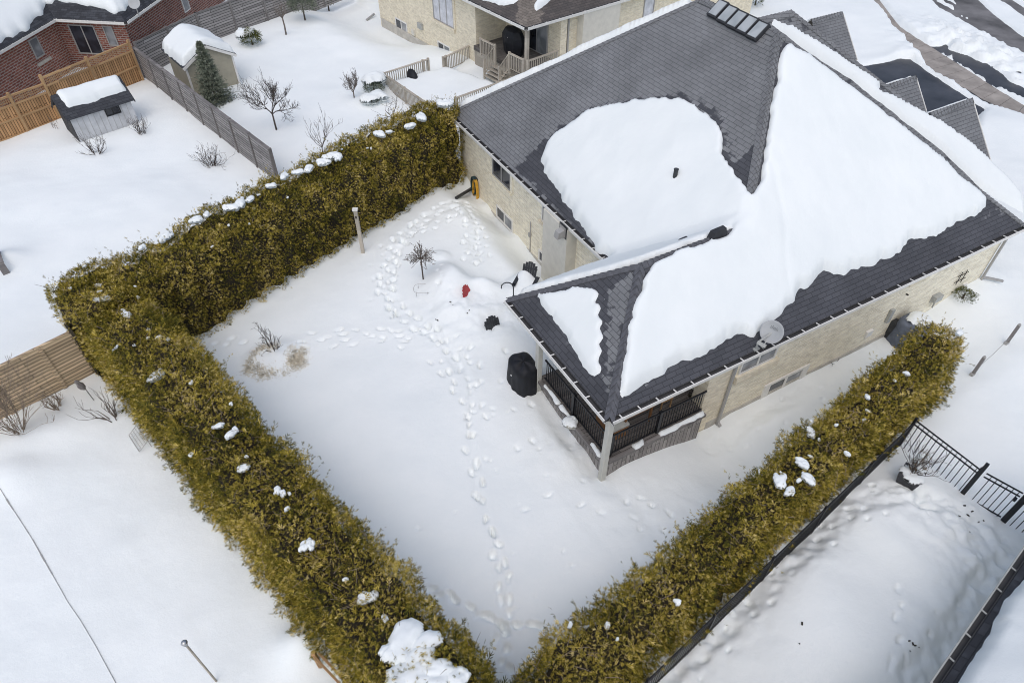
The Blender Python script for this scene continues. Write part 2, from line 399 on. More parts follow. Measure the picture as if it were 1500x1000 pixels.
# ------------------------------------------------------------------ the ground: one snow sheet out to the horizon
def gl(pts, z=0.0): return [G(x, y, z)[:2] for x, y in pts]
DRIVE = gl([(1262, 100), (1303, 93), (1317, 88), (1333, 88), (1344, 97), (1370, 115), (1412, 144), (1440, 162), (1432, 170), (1428, 190), (1400, 215), (1300, 150)], -0.2)
WKB = gl([(1275, -8), (1308, 41), (1330, 59), (1341, 77), (1366, 104), (1420, 132), (1447, 150), (1520, 176)], -.12); WKT = gl([(1280, -10), (1317, 39), (1341, 55), (1366, 71), (1386, 84), (1432, 113), (1464, 134), (1520, 167)], -.12)
WALK = WKB+WKT[::-1]
APRON = gl([(1364, 71), (1376, 70), (1387, 66), (1388, 74), (1420, 84), (1457, 104), (1482, 124), (1520, 142), (1520, 155), (1450, 124), (1404, 92)], -0.2)
ROAD = gl([(1352, -10), (1372, 12), (1398, 28), (1440, 50), (1470, 64), (1495, 80), (1530, 96), (1530, 70), (1500, 58), (1450, 20), (1420, -10)], -0.2)
ROADB = gl([(1447, -10), (1500, 26), (1530, 42), (1530, 30), (1500, 14), (1462, -10)], -0.2)
RAIDS = [gl([(1368, 2), (1400, 20), (1398, 13), (1376, 0)], -0.2), gl([(1392, 18), (1440, 44), (1446, 48), (1420, 28)], -0.2), gl([(1380, 0), (1406, 12), (1400, 4), (1386, -3)], -0.2)]

def trail(pts, step=0.36, off=0.13, dep=0.15, rad=(0.10, 0.19), jit=0.05):
    P = [np.array(G(x, y)[:2]) for x, y in pts]; out = []; k = 0
    for i in range(len(P)-1):
        d = P[i+1]-P[i]; L = np.linalg.norm(d)
        if L < 1e-6: continue
        d /= L; n = np.array([-d[1], d[0]]); s = 0.0
        while s < L:
            q = P[i]+d*s+n*off*(1 if k % 2 else -1)+rng.normal(0, jit, 2); a = math.atan2(d[1], d[0])+rng.normal(0, 0.25)
            out.append((q[0], q[1], a, rad[0]*rng.uniform(.75, 1.25), rad[1]*rng.uniform(.75, 1.3), dep*rng.uniform(.55, 1.25))); s += step*rng.uniform(.8, 1.25); k += 1
    return out
PR = []
PR += trail([(688, 290), (640, 305), (610, 328), (585, 352), (574, 385), (566, 410), (565, 440)], 0.3, 0.22, 0.22, (0.14, 0.22))
PR += trail([(690, 296), (652, 322), (600, 345), (580, 372), (570, 430), (580, 470)], 0.36, 0.14, 0.18)
PR += trail([(678, 300), (690, 325), (690, 348), (690, 372), (692, 385)], 0.30, 0.24, 0.22, (0.13, 0.2))
PR += trail([(682, 300), (702, 325), (708, 360), (712, 385)], 0.36, 0.12, 0.15)
PR += trail([(578, 446), (598, 466), (625, 482), (650, 495)], 0.30, 0.2, 0.2, (0.13, 0.22))
PR += trail([(440, 492), (500, 486), (560, 488), (640, 492)], 0.42, 0.16, 0.12, (0.09, 0.26))
PR += trail([(446, 503), (520, 498), (590, 494), (640, 478)], 0.5, 0.16, 0.11, (0.09, 0.26))
PR += trail([(300, 512), (340, 498), (385, 490)], 0.4, 0.12, 0.08)
PR += trail([(648, 500), (655, 548), (668, 572), (684, 608), (688, 640), (695, 690), (704, 735), (728, 790)], 0.5, 0.09, 0.17, (0.10, 0.21))
PR += trail([(672, 520), (694, 560), (698, 600), (716, 640)], 0.6, 0.16, 0.09)
PR += trail([(640, 490), (675, 525), (690, 570), (688, 615)], 0.6, 0.1, 0.10)
PR += trail([(725, 780), (733, 830), (738, 880), (735, 930), (737, 990)], 0.28, 0.10, 0.13, (0.11, 0.2))
PR += trail([(572, 838), (604, 850), (640, 868), (690, 890), (735, 910), (800, 922)], 0.42, 0.03, 0.16, (0.12, 0.27))
PR += trail([(425, 640), (455, 690), (490, 745), (540, 800), (575, 840)], 0.45, 0.25, 0.06, (0.05, 0.07))
PR += trail([(760, 560), (740, 600), (800, 640), (850, 690)], 0.8, 0.6, 0.07, (0.1, 0.16), 0.25)
PR += trail([(770, 740), (850, 720), (940, 745), (1000, 775)], 0.7, 0.35, 0.06, (0.09, 0.2), 0.2)
PR += trail([(930, 720), (965, 760), (985, 790)], 0.4, 0.3, 0.09, (0.1, 0.16), 0.2)
PR += trail([(640, 770), (760, 830), (800, 870), (760, 760), (850, 800)], 1.1, 0.5, 0.05, (0.07, 0.1), 0.3)
PR += trail([(590, 480), (640, 520), (700, 500), (720, 540), (740, 520)], 0.45, 0.4, 0.10, (0.1, 0.18), 0.2)
PR += trail([(700, 560), (720, 620), (760, 690), (830, 640)], 0.7, 0.5, 0.06, (0.08, 0.14), 0.3)
PR += trail([(560, 360), (552, 410), (548, 440), (530, 450)], 0.7, 0.15, 0.05, (0.1, 0.18), 0.1)
PR += trail([(640, 392), (650, 430), (665, 450)], 0.45, 0.15, 0.09)
PR += trail([(990, 985), (1060, 905), (1130, 842), (1180, 795), (1240, 748), (1300, 728)], 0.5, 0.24, 0.12, (0.09, 0.17), 0.14)
PR += trail([(1005, 990), (1090, 890), (1170, 815), (1250, 760), (1310, 738), (1370, 750), (1420, 770)], 0.6, 0.26, 0.10, (0.08, 0.15), 0.16)
PR += trail([(1370, 755), (1410, 790), (1450, 830), (1440, 870), (1400, 930), (1350, 990)], 0.7, 0.4, 0.08, (0.08, 0.14), 0.22)
PR += trail([(1480, 790), (1460, 840), (1420, 900), (1380, 960)], 0.7, 0.35, 0.08, (0.08, 0.14), 0.22)
PR += trail([(1320, 880), (1300, 960), (1290, 1000)], 0.35, 0.12, 0.08, (0.1, 0.2), 0.1)
PR += trail([(1040, 655), (1120, 610), (1200, 560), (1270, 520)], 0.8, 0.3, 0.06, (0.08, 0.13), 0.3)

MOUNDS = []   # (x, y, rx, ry, angle, height, power)
def mound(px, py, rx, ry, h, ang=0.0, pw=2.0, z=0.0):
    q = G(px, py, z); MOUNDS.append((q[0], q[1], rx, ry, ang, h, pw))
mound(655, 425, 0.85, 1.15, 0.75, 0.3); mound(668, 412, 0.35, 0.9, 0.22, 0.5)
mound(644, 378, 0.42, 0.36, 0.16, 0, 4)
mound(722, 430, 0.75, 0.45, 0.38, -0.5); mound(706, 424, 0.5, 0.5, 0.3)
mound(776, 424, 0.85, 0.75, 0.55, 0.5, 3); mound(768, 412, 0.5, 0.4, 0.25, 0.5)
mound(690, 470, 1.5, 1.1, 0.30, 0.3); mound(720, 455, 0.7, 0.6, 0.18); mound(660, 462, 0.8, 0.5, 0.16)
mound(736, 500, 0.8, 0.6, 0.2)
mound(398, 520, 0.85, 0.62, 0.30, 0.5, 3)
mound(548, 130, 0.9, 0.8, 0.5); mound(543, 148, 0.9, 0.6, 0.35)
mound(705, 318, 0.9, 1.4, 0.22, 0.5)
mound(1328, 695, 0.8, 0.8, 0.18)
mound(1285, 855, 4.2, 2.0, 0.55, 0.70, 5)
mound(1430, 400, 0.9, 0.7, 0.35); mound(1410, 425, 1.2, 0.6, 0.2)
mound(1165, 590, 0.9, 0.4, 0.15, 0.5); mound(1140, 600, 0.7, 0.4, 0.15, 0.5)
mound(455, 945, 0.7, 0.5, 0.35); mound(440, 960, 0.6, 0.6, 0.25)
mound(20, 700, 0.9, 0.7, 0.3); mound(60, 640, 2.0, 0.7, 0.22, 0.5)
mound(235, 300, 4.0, 3.0, 0.25); mound(360, 350, 2.0, 1.5, 0.12)
mound(1350, 40, 5.0, 1.2, 0.15, -0.95); mound(1420, 66, 5.0, 1.1, 0.15, -0.95); mound(1328, 78, 0.9, 0.9, 0.22); mound(1295, 86, 1.6, 0.6, 0.12)
mound(1290, 40, 4.0, 1.6, 0.12, -0.95); mound(1470, 185, 2.0, 2.0, 0.3)
mound(842, 632, 2.3, 0.55, -0.24, -1.06, 3); mound(400, 420, 3.0, 0.6, 0.14, 0.9)
mound(600, 60, 3.0, 2.0, 0.35); mound(12, 380, 0.9, 0.6, 0.35)
mound(640, 95, 1.6, 0.9, -0.45, -0.9); mound(680, 100, 1.0, 0.8, -0.2)
ROUGH = [(690, 465, 1.7, 0.07), (1440, 850, 1.3, 0.07), (1340, 745, 1.2, 0.05), (1070, 900, 0.9, 0.06), (1180, 800, 0.9, 0.06), (1400, 60, 3.0, 0.12), (1450, 90, 4.0, 0.16), (1450, 800, 1.2, 0.06), (690, 300, 1.0, 0.05), (840, 640, 1.6, 0.03), (970, 760, 1.6, 0.03), (1000, 970, .9, 0.06), (1390, 950, 1.0, 0.06)]

TRENCH = [([(960, 1000), (1060, 905), (1130, 840), (1180, 797), (1240, 750), (1300, 730), (1360, 745)], .40, .12, .16), ([(1360, 745), (1410, 780), (1450, 825), (1440, 880), (1400, 940), (1350, 1000)], .5, .10, .15),
          ([(688, 288), (640, 308), (600, 338), (575, 375), (566, 420), (585, 455), (625, 482), (655, 500), (672, 540)], .30, .05, .07), ([(690, 300), (696, 340), (698, 380)], .3, .05, .07), ([(655, 500), (690, 560), (690, 640), (700, 720), (732, 800), (736, 980)], .12, .03, .03), ([(1365, 30), (1420, 66), (1500, 118)], .8, -.05, .22), ([(1050, 632), (1120, 592), (1200, 552)], .3, .03, .05)]
def base_z(x, y):
    z = 0.18*fbm(x, y, 5.0, 1.0, 2) + 0.06*fbm(x, y, 1.6, 4.0, 2) + 0.018*fbm(x, y, 0.5, 9.0, 3)
    d = np.stack([np.asarray(x)-HO[0], np.asarray(y)-HO[1]], -1)
    a = d@HU[:2]; b = d@HV[:2]
    z = z - np.interp(a, [-1.5, 0.5, 4, 13.5, 17.5, 22], [0, .28, .68, .62, .1, 0])*sstep(1.2, 0.2, b)*sstep(-3.4, -1.0, b)   # the side yard lies lower
    z = z + np.interp(b, [6, 8, 10, 12.3, 13, 14.4, 15.2, 16.4, 17.6, 19], [-.2, -.9, -.92, -.62, -.78, -.86, -.62, -.68, -.05, 0])*sstep(2.3, 4.0, a)*sstep(5.5, 4.6, a)      # ground falls along the back wall
    e = d@E1[:2]+0*a; ea = (np.stack([np.asarray(x)-NO[0], np.asarray(y)-NO[1]], -1))@E1[:2]; eb = (np.stack([np.asarray(x)-NO[0], np.asarray(y)-NO[1]], -1))@E2[:2]
    z = z - 1.15*sstep(5.5, 13.5, eb)*sstep(-4.5, -0.6, ea)*sstep(2.0, 1.0, ea)
    return z
def ground_z(x, y):
    x = np.asarray(x, float); y = np.asarray(y, float)
    z = base_z(x, y)
    for (mx, my, rx, ry, an, h, pw) in MOUNDS:
        R_ = max(rx, ry)*2.6; m = (np.abs(x-mx) < R_) & (np.abs(y-my) < R_)
        if not m.any(): continue
        c, s = math.cos(an), math.sin(an); dx = x[m]-mx; dy = y[m]-my
        q = ((dx*c+dy*s)/rx)**2+((-dx*s+dy*c)/ry)**2
        z[m] += h*np.exp(-q**(pw/2.0))
    for (px, py, rr, am) in ROUGH:
        q = G(px, py); m = (np.abs(x-q[0]) < 2.5*rr) & (np.abs(y-q[1]) < 2.5*rr)
        if not m.any(): continue
        g = np.exp(-((x[m]-q[0])**2+(y[m]-q[1])**2)/rr**2)
        z[m] += am*g*(fbm(x[m], y[m], 0.42, 3.0, 4)*2.2)
    for (tp, tw_, td, ta) in TRENCH:
        tp = np.array([G(*q_)[:2] for q_ in tp]); m = (x > tp[:, 0].min()-2) & (x < tp[:, 0].max()+2) & (y > tp[:, 1].min()-2) & (y < tp[:, 1].max()+2)
        if not m.any(): continue
        xm, ym = x[m], y[m]; k = 1-sstep(.55*tw_, 1.25*tw_, lined(xm, ym, tp)+.5*tw_*fbm(xm, ym, .7, 5.0, 3)); z[m] += k*(-td+ta*(fbm(xm, ym, .36, 6.0, 4)+.5*np.abs(vnoise(xm, ym, .2, 2.0))))
    for (mx, my, an, rx, ry, dp) in PR:
        m = (np.abs(x-mx) < 0.62) & (np.abs(y-my) < 0.62)
        if not m.any(): continue
        c, s = math.cos(an), math.sin(an); dx = x[m]-mx; dy = y[m]-my
        wx = .07*fbm(x[m], y[m], .22, mx*3, 2); wy = .07*fbm(x[m], y[m], .22, my*3+7, 2)
        q = np.sqrt(((dx*c+dy*s+wx)/(ry*.72))**2+((-dx*s+dy*c+wy)/(rx*.70))**2)
        z[m] += -dp*.95*(1-sstep(0.5, 1.1, q))*(1+.5*vnoise(x[m], y[m], .1, mx)) + 0.16*dp*np.exp(-((q-1.3)/0.25)**2)*(.5+vnoise(x[m], y[m], .12, mx)*2)
    for poly, tight in ((DRIVE, 1), (WALK, 1), (APRON, 1), (ROAD, 1), (ROADB, 1)):
        pa = np.array(poly); m = (x > pa[:, 0].min()-2) & (x < pa[:, 0].max()+2) & (y > pa[:, 1].min()-2) & (y < pa[:, 1].max()+2)
        if not m.any(): continue
        sdv = (.04 if poly is WALK else .02)+sdist(x[m], y[m], poly)+0.12*fbm(x[m], y[m], 0.8, 7.0, 3)
        if poly is ROAD:
            for rd in RAIDS: sdv = np.minimum(sdv, 0.1-sdist(x[m], y[m], rd)*1.0+0.2*fbm(x[m], y[m], 0.8, 2.0, 3))
        k = sstep(-0.18, 0.10, sdv); z[m] = z[m]*(1-k) + (-0.26)*k
    return z
def gz(x, y): return float(ground_z(np.array([x]), np.array([y]))[0])
def GP(px, py, dz=0.0):
    """the point of the snow surface seen at a pixel"""
    z = 0.0
    for _ in range(4): P = G(px, py, z); z = gz(P[0], P[1])
    P = G(px, py, z); P[2] = z+dz; return P
def axis_coords(segs):
    out = []
    for a, b, s in segs: out += list(np.arange(a, b, s))
    return np.array(out)
far = [1, 2, 4, 8, 16, 32, 64, 128, 256, 512, 1000]
xs = axis_coords([(-36, -15, .2), (-15, -13, .1), (-13, 17.5, .06), (17.5, 40, .17)]); ys = axis_coords([(0, 4, .3), (4, 31, .06), (31, 62, .2)])
xs = np.concatenate([[-36-f_ for f_ in far[::-1]], xs, [40+f_ for f_ in far]]); ys = np.concatenate([[-f_ for f_ in far[::-1]], ys, [62+f_ for f_ in far]])
XX, YY = np.meshgrid(xs, ys); fx, fy = XX.ravel(), YY.ravel(); inner = (fx > -37) & (fx < 41) & (fy > -1) & (fy < 63)
zz = np.zeros(len(fx)); zz[inner] = ground_z(fx[inner], fy[inner])
nx, ny = len(xs), len(ys); ii = np.arange(nx*ny).reshape(ny, nx)
quads = np.stack([ii[:-1, :-1].ravel(), ii[:-1, 1:].ravel(), ii[1:, 1:].ravel(), ii[1:, :-1].ravel()], 1)
gr = npmesh('ground', np.stack([fx, fy, zz], 1), quads, 'snow', smooth=True); tag(gr, kind='structure')
def sheet(name, poly, z, mat, grow=0.5):
    c = np.mean(poly, 0); P = [np.array(p)+(np.array(p)-c)/np.linalg.norm(np.array(p)-c)*grow for p in poly]
    mb = MB(); mb.add([(p[0], p[1], z) for p in P], [tuple(range(len(P)))]); o = mb.build(name, mat)
    bm_ = bmesh.new(); bm_.from_mesh(o.data); bmesh.ops.recalc_face_normals(bm_, faces=bm_.faces[:])
    for f_ in bm_.faces:
        if f_.normal.z < 0: f_.normal_flip()
    bm_.to_mesh(o.data); bm_.free(); return tag(o, kind='structure')
def rectpoly(poly, g=0.6):
    pa = np.array(poly); c = pa.mean(0); u_, s_, vt = np.linalg.svd(pa-c); d = vt[0]; n = vt[1]
    a = (pa-c)@d; b = (pa-c)@n
    return [c+d*(a.min()-g)+n*(b.min()-g), c+d*(a.max()+g)+n*(b.min()-g), c+d*(a.max()+g)+n*(b.max()+g), c+d*(a.min()-g)+n*(b.max()+g)]
sheet('road', rectpoly(list(ROAD)+list(ROADB), 1.0), -0.145, 'asphalt_road', 0)
sheet('driveway', rectpoly(list(DRIVE)+list(APRON), 0.3), -0.14, 'asphalt_wet', 0)
wm = MB()
def along(pts, t):
    L = np.concatenate([[0], np.cumsum([np.linalg.norm(pts[i+1]-pts[i]) for i in range(len(pts)-1)])]); return np.array([np.interp(t*L[-1], L, [p[0] for p in pts]), np.interp(t*L[-1], L, [p[1] for p in pts])])
for i in range(20):
    ta_, tb_ = i/20+.0006, (i+1)/20-.0006; q = []
    for (t_, A_, B_) in ((ta_, WKB, WKT), (tb_, WKB, WKT)): q.append((along(A_, t_), along(B_, t_)))
    gr_ = lambda a_, b_: a_+(a_-b_)*.03
    qq = [gr_(q[0][0], q[0][1]), gr_(q[1][0], q[1][1]), gr_(q[1][1], q[1][0]), gr_(q[0][1], q[0][0])]
    wm.slab([(p[0], p[1], -0.20) for p in qq], (0, 0, 0.085))
sw = wm.build('sidewalk', 'sidewalk'); tag(sw, kind='structure')

# ------------------------------------------------------------------ snow lying on a sloped surface, as one thick sheet with a rounded edge
def dense(poly, step=0.12, amp=0.05, sc_=0.35, seed=0.0, closed=True):
    out = []; n = len(poly)
    for i in range(n):
        p = np.array(poly[i][:2]); q = np.array(poly[(i+1) % n][:2]); L = np.linalg.norm(q-p); m = max(1, int(L/step))
        d = (q-p)/max(L, 1e-9); nn = np.array([-d[1], d[0]])
        for k in range(m):
            r_ = p+(q-p)*k/m; out.append(r_+nn*(amp*float(1.9*fbm(r_[0], r_[1], sc_, seed, 3))+amp*.55*float(vnoise(r_[0], r_[1], .11, seed+4))))
    return np.array(out)
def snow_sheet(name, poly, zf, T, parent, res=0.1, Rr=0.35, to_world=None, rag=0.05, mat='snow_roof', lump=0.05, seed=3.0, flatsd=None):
    """poly in plan coordinates; zf(a,b) gives the height of the surface underneath"""
    P = dense(poly, 0.07, rag, 0.33, seed) if rag else np.array(poly)
    a0, b0 = P.min(0)-res; a1, b1 = P.max(0)+res
    A_, B_ = np.meshgrid(np.arange(a0, a1+res, res), np.arange(b0, b1+res, res)); ny_, nx_ = A_.shape
    ca = (A_[:-1, :-1]+A_[1:, 1:])/2; cb = (B_[:-1, :-1]+B_[1:, 1:])/2
    ins = sdist(ca.ravel(), cb.ravel(), P).reshape(ca.shape) > 0
    idx = np.arange(nx_*ny_).reshape(ny_, nx_)
    Q = np.stack([idx[:-1, :-1][ins], idx[:-1, 1:][ins], idx[1:, 1:][ins], idx[1:, :-1][ins]], 1)
    cnt = np.bincount(Q.ravel(), minlength=nx_*ny_); used = cnt > 0
    a = A_.ravel().copy(); b = B_.ravel().copy()
    bd = used & (cnt < 4)
    for i in np.where(bd)[0]:       # pull the rim onto the outline
        e0 = P; e1 = np.roll(P, -1, 0); ev = e1-e0; L = (ev**2).sum(1)+1e-12
        t = np.clip(((a[i]-e0[:, 0])*ev[:, 0]+(b[i]-e0[:, 1])*ev[:, 1])/L, 0, 1); c = e0+ev*t[:, None]
        k = np.argmin((c[:, 0]-a[i])**2+(c[:, 1]-b[i])**2); a[i], b[i] = c[k]
    d = np.zeros(len(a)); d[used] = np.abs(sdist(a[used], b[used], P)); d[bd] = 0
    if flatsd is not None: d = np.maximum(d, flatsd(a, b))
    q = np.clip(d/(Rr*(1+1.3*vnoise(a, b, .55, seed+2))), 0, 1); h = T*np.sqrt(np.clip(1-(1-q)**2, 0, 1))
    h = h*(1+lump*4*fbm(a, b, 1.4, seed, 3)) + 0.022*fbm(a, b, 0.45, seed+5, 4)*q - .03*np.exp(-((a-b*.35-7.0+.5*fbm(a, b, 2.0, 1.0, 2))/.12)**2)*q*(T > .25)
    z0 = zf(a, b); zm = z0.copy()
    for k in range(8): zm = np.maximum(zm, 0) if False else zm
    # soften the folds of the roof under the snow
    s_ = 0.35*q; avg = (zf(a+s_, b)+zf(a-s_, b)+zf(a, b+s_)+zf(a, b-s_)+z0)/5
    z = avg*1.0 + h - 0.004
    z = np.where(d <= 1e-6, z0-0.01, z)
    remap = -np.ones(len(a), int); remap[used] = np.arange(used.sum())
    if to_world is None: to_world = lambda a_, b_, z_: HO+np.outer(a_, HU)+np.outer(b_, HV)+np.outer(z_, UP)
    V = to_world(a[used], b[used], z[used])
    return npmesh(name, V, remap[Q], mat, parent, smooth=True)
def roof_face(mb_list, corners3, grid=0.25): mb_list.append((corners3, grid))
def roof_mesh(name, faces, mat, parent, wetf, grid=0.22, thick=0.0):
    """roof planes cut into a fine grid so that the wetness of the shingles can vary"""
    bm_ = bmesh.new(); off = parent_loc(parent)
    for pts, (o_, d1, d2) in faces:
        vs_ = [bm_.verts.new(tuple(p)) for p in pts]; f = bm_.faces.new(vs_)
        geom = [f]+list(f.edges)+list(f.verts)
        for dd in (d1, d2):
            pr = [float(np.dot(np.array(p), dd)) for p in pts]; k = math.ceil(min(pr)/grid)*grid
            while k < max(pr)-1e-4:
                r_ = bmesh.ops.bisect_plane(bm_, geom=geom, plane_co=tuple(np.array(dd)*k), plane_no=tuple(dd), dist=1e-5)
                geom = r_['geom']; k += grid
    bmesh.ops.remove_doubles(bm_, verts=bm_.verts[:], dist=1e-4)
    bm_.normal_update()
    for f in bm_.faces:
        if f.normal.z < 0: f.normal_flip()
    co = np.array([v.co[:] for v in bm_.verts]); wet = wetf(co)
    for v in bm_.verts: v.co = v.co-off
    me = bpy.data.meshes.new(name); bm_.to_mesh(me); bm_.free()
    a = me.attributes.new('wet', 'FLOAT', 'POINT'); a.data.foreach_set('value', np.asarray(wet, np.float32))
    autouv(me, np.array(off)); me.materials.append(M[mat]); o = bpy.data.objects.new(name, me); COL.objects.link(o)
    if parent is not None: o.parent = parent
    return o
def ridge_caps(mb, p0, p1, nl, nr, wd=0.16, step=0.2, th=0.03):
    """overlapping cap shingles folded over a hip or ridge; nl, nr: downhill directions of the two sides"""
    p0 = np.array(p0, float); p1 = np.array(p1, float); L = np.linalg.norm(p1-p0); d = (p1-p0)/L; k = 0.0
    while k < L:
        a = p0+d*k; b = p0+d*min(k+step*1.15, L); lift = 0.03
        for (sd_) in (nl, nr):
            sd_ = np.array(sd_)
            A0 = a+UP*(th+lift); B0 = b+UP*th; A1 = A0+sd_*wd; B1 = B0+sd_*wd
            mb.add([A0, B0, B1, A1, A0-UP*.03, B0-UP*.03, B1-UP*.03, A1-UP*.03], [(0, 1, 2, 3), (4, 7, 6, 5), (0, 4, 5, 1), (2, 6, 7, 3), (0, 3, 7, 4), (1, 5, 6, 2)])
        k += step
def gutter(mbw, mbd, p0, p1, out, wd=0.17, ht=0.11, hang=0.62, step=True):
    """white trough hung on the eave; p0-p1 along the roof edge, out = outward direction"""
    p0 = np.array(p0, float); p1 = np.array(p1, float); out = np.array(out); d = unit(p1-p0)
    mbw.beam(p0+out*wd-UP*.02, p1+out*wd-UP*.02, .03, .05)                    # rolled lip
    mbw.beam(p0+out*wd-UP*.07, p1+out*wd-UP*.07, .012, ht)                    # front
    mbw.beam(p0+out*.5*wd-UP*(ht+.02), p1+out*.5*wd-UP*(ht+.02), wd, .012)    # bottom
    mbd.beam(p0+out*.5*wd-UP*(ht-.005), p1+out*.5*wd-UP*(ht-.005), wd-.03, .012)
    mbd.beam(p0+out*.012-UP*.075, p1+out*.012-UP*.075, .012, ht+.03)          # fascia side, dark like the bed
    L = np.linalg.norm(p1-p0); k = hang*.5
    while k < L:
        q = p0+d*k; mbw.beam(q+out*.0-UP*.03, q+out*wd-UP*.012, .035, .02); k += hang

# ------------------------------------------------------------------ the brick bungalow
house = thing('bungalow', HW(4.35, 0.35, -0.3), 'beige brick bungalow with a grey hip roof half covered in thick snow and a porch', 'house')
def hwall(parent, name, mat, pts, z0, z1, th=0.2):
    pass
WALL_U, WALL_V = 4.2, 0.24
mb = MB()
q = [HW(WALL_U, WALL_V, -1.3), HW(18.0, WALL_V, -1.3), HW(18.0, 17.8, -1.3), HW(WALL_U, 17.8, -1.3)]
mb.slab(q, UP*(ZE+1.3-.12)); mb.build('wall', 'brick_beige', house)
# footing band of bare concrete along both seen sides
mb = MB(); mb.box(HW(11.2, WALL_V-.012, -.9), HU*6.85, HV*.016, UP*.42); mb.box(HW(WALL_U-.012, 11.5, -1.1), HU*.016, HV*6.3, UP*.35)
mb.build('foundation', 'concrete', house)
mb = MB(); mb.slab([HW(WALL_U-.36, 0.02, ZE-.13), HW(UR_-.02, .02, ZE-.13), HW(UR_-.02, VB-.02, ZE-.13), HW(WALL_U-.36, VB-.02, ZE-.13)], UP*.02)
mb.slab([HW(.02, .02, ZE-.135), HW(4.2, .02, ZE-.135), HW(4.2, WV-.02, ZE-.135), HW(.02, WV-.02, ZE-.135)], UP*.02)
mb.build('soffit', 'trim_white', house)
# roof planes
pa = PITCHR
def RZ(a, b): return HW(a, b, float(roofz(np.array(a), np.array(b))))
AX = (UL+UR_)/2; HH = AX-UL                               # ridge line position and hip run
JU = UL+WV/2                                              # where the porch ridge meets the main hip
c = lambda a, b, z: HW(a, b, z)
zt = ZE+pa*HH; zw = ZE+pa*WV/2
slopeR = unit(HV+UP*pa); slopeL = unit(HU+UP*pa); slopeB = unit(-HV+UP*pa); slopeF = unit(-HU+UP*pa)
faces = [
 ([c(0, 0, ZE), c(UR_, 0, ZE), c(AX, HH, zt), c(JU, WV/2, zw), c(WV/2, WV/2, zw)], (0, HU, slopeR)),
 ([c(UL, VB, ZE), c(UL, WV, ZE), c(JU, WV/2, zw), c(AX, HH, zt), c(AX, VB-HH, zt)], (0, HV, slopeL)),
 ([c(0, WV, ZE), c(0, 0, ZE), c(WV/2, WV/2, zw)], (0, HV, slopeL)),
 ([c(0, WV, ZE), c(WV/2, WV/2, zw), c(JU, WV/2, zw), c(UL, WV, ZE)], (0, HU, slopeB)),
 ([c(UL, VB, ZE), c(AX, VB-HH, zt), c(UR_, VB, ZE)], (0, HU, slopeB)),
 ([c(UR_, 0, ZE), c(UR_, VB, ZE), c(AX, VB-HH, zt), c(AX, HH, zt)], (0, HV, slopeF)),
]
S1 = [(872, 368), (866, 350), (850, 327), (836, 309), (822, 290), (808, 270), (797, 250), (792, 235), (800, 213), (812, 200), (830, 186), (850, 173), (880, 161), (910, 153), (950, 148), (995, 146), (1012, 155), (1035, 168), (1052, 185), (1059, 205), (1057, 225), (1068, 246), (1082, 263), (1095, 284), (1101, 288),
      (1113, 268), (1119, 240), (1123, 205), (1128, 165), (1136, 125), (1141, 92), (1147, 72), (1154, 66), (1167, 73), (1186, 80), (1200, 90), (1215, 101), (1240, 117), (1262, 133), (1285, 149), (1300, 163), (1330, 188), (1350, 207), (1380, 236), (1400, 256), (1425, 276), (1442, 292), (1447, 303), (1430, 315), (1412, 322), (1395, 330), (1370, 345), (1345, 353), (1330, 353), (1310, 376), (1290, 383), (1270, 391), (1255, 396), (1222, 404), (1208, 399), (1190, 415), (1170, 426), (1160, 441), (1145, 459), (1125, 476), (1105, 491), (1080, 491), (1065, 498), (1050, 513), (1025, 523), (1000, 529), (975, 543), (955, 556), (935, 569), (918, 581), (907, 589), (904, 580), (910, 545), (918, 500), (928, 450), (940, 412), (954, 390), (985, 374), (1030, 358), (1062, 347)]
S1b = [(1062, 343), (1030, 351), (1000, 358), (950, 376), (900, 391), (850, 404), (790, 421), (758, 430)]
SNOW1 = [pix_roof(x, y) for x, y in S1]
SNOW1 += [(JU-.5, WV/2+.06), (5.3, WV/2+.10), (WV/2+.25, WV/2+.2), (2.0, WV-1.85), (1.0, WV-.85), (.40, WV-.20), (.25, WV-.02), (2.0, WV+.02), (UL-.02, WV+.05), (UL-.02, WV+.4)]
S2 = [(786, 432), (808, 428), (830, 424), (850, 421), (873, 423), (879, 432), (874, 441), (880, 452), (876, 461), (882, 472), (878, 481), (883, 494), (878, 504), (882, 516), (877, 530), (880, 544), (871, 551), (862, 546), (853, 536), (846, 520), (838, 508), (828, 494), (815, 472), (800, 453)]
SNOW2 = [pix_roof(x, y) for x, y in S2]
S2b = [[(838, 502), (844, 507), (842, 512), (836, 507)], [(860, 541), (872, 549), (874, 555), (868, 551)]]
WETL = [pix_roof(x, y) for x, y in [(755, 246), (775, 226), (800, 205), (822, 186), (870, 158), (920, 146), (1000, 140), (1045, 168), (1066, 200), (1074, 240), (1100, 285), (950, 300), (880, 374), (790, 285)]]
DRYR = [pix_roof(x, y) for x, y in [(1440, 270), (1478, 304), (1468, 322), (1440, 330), (1425, 322), (1452, 302)]]
DRY2 = [pix_roof(x, y) for x, y in [(893, 600), (884, 560), (888, 500), (888, 425), (915, 402), (938, 396), (925, 440), (912, 500), (900, 560)]]
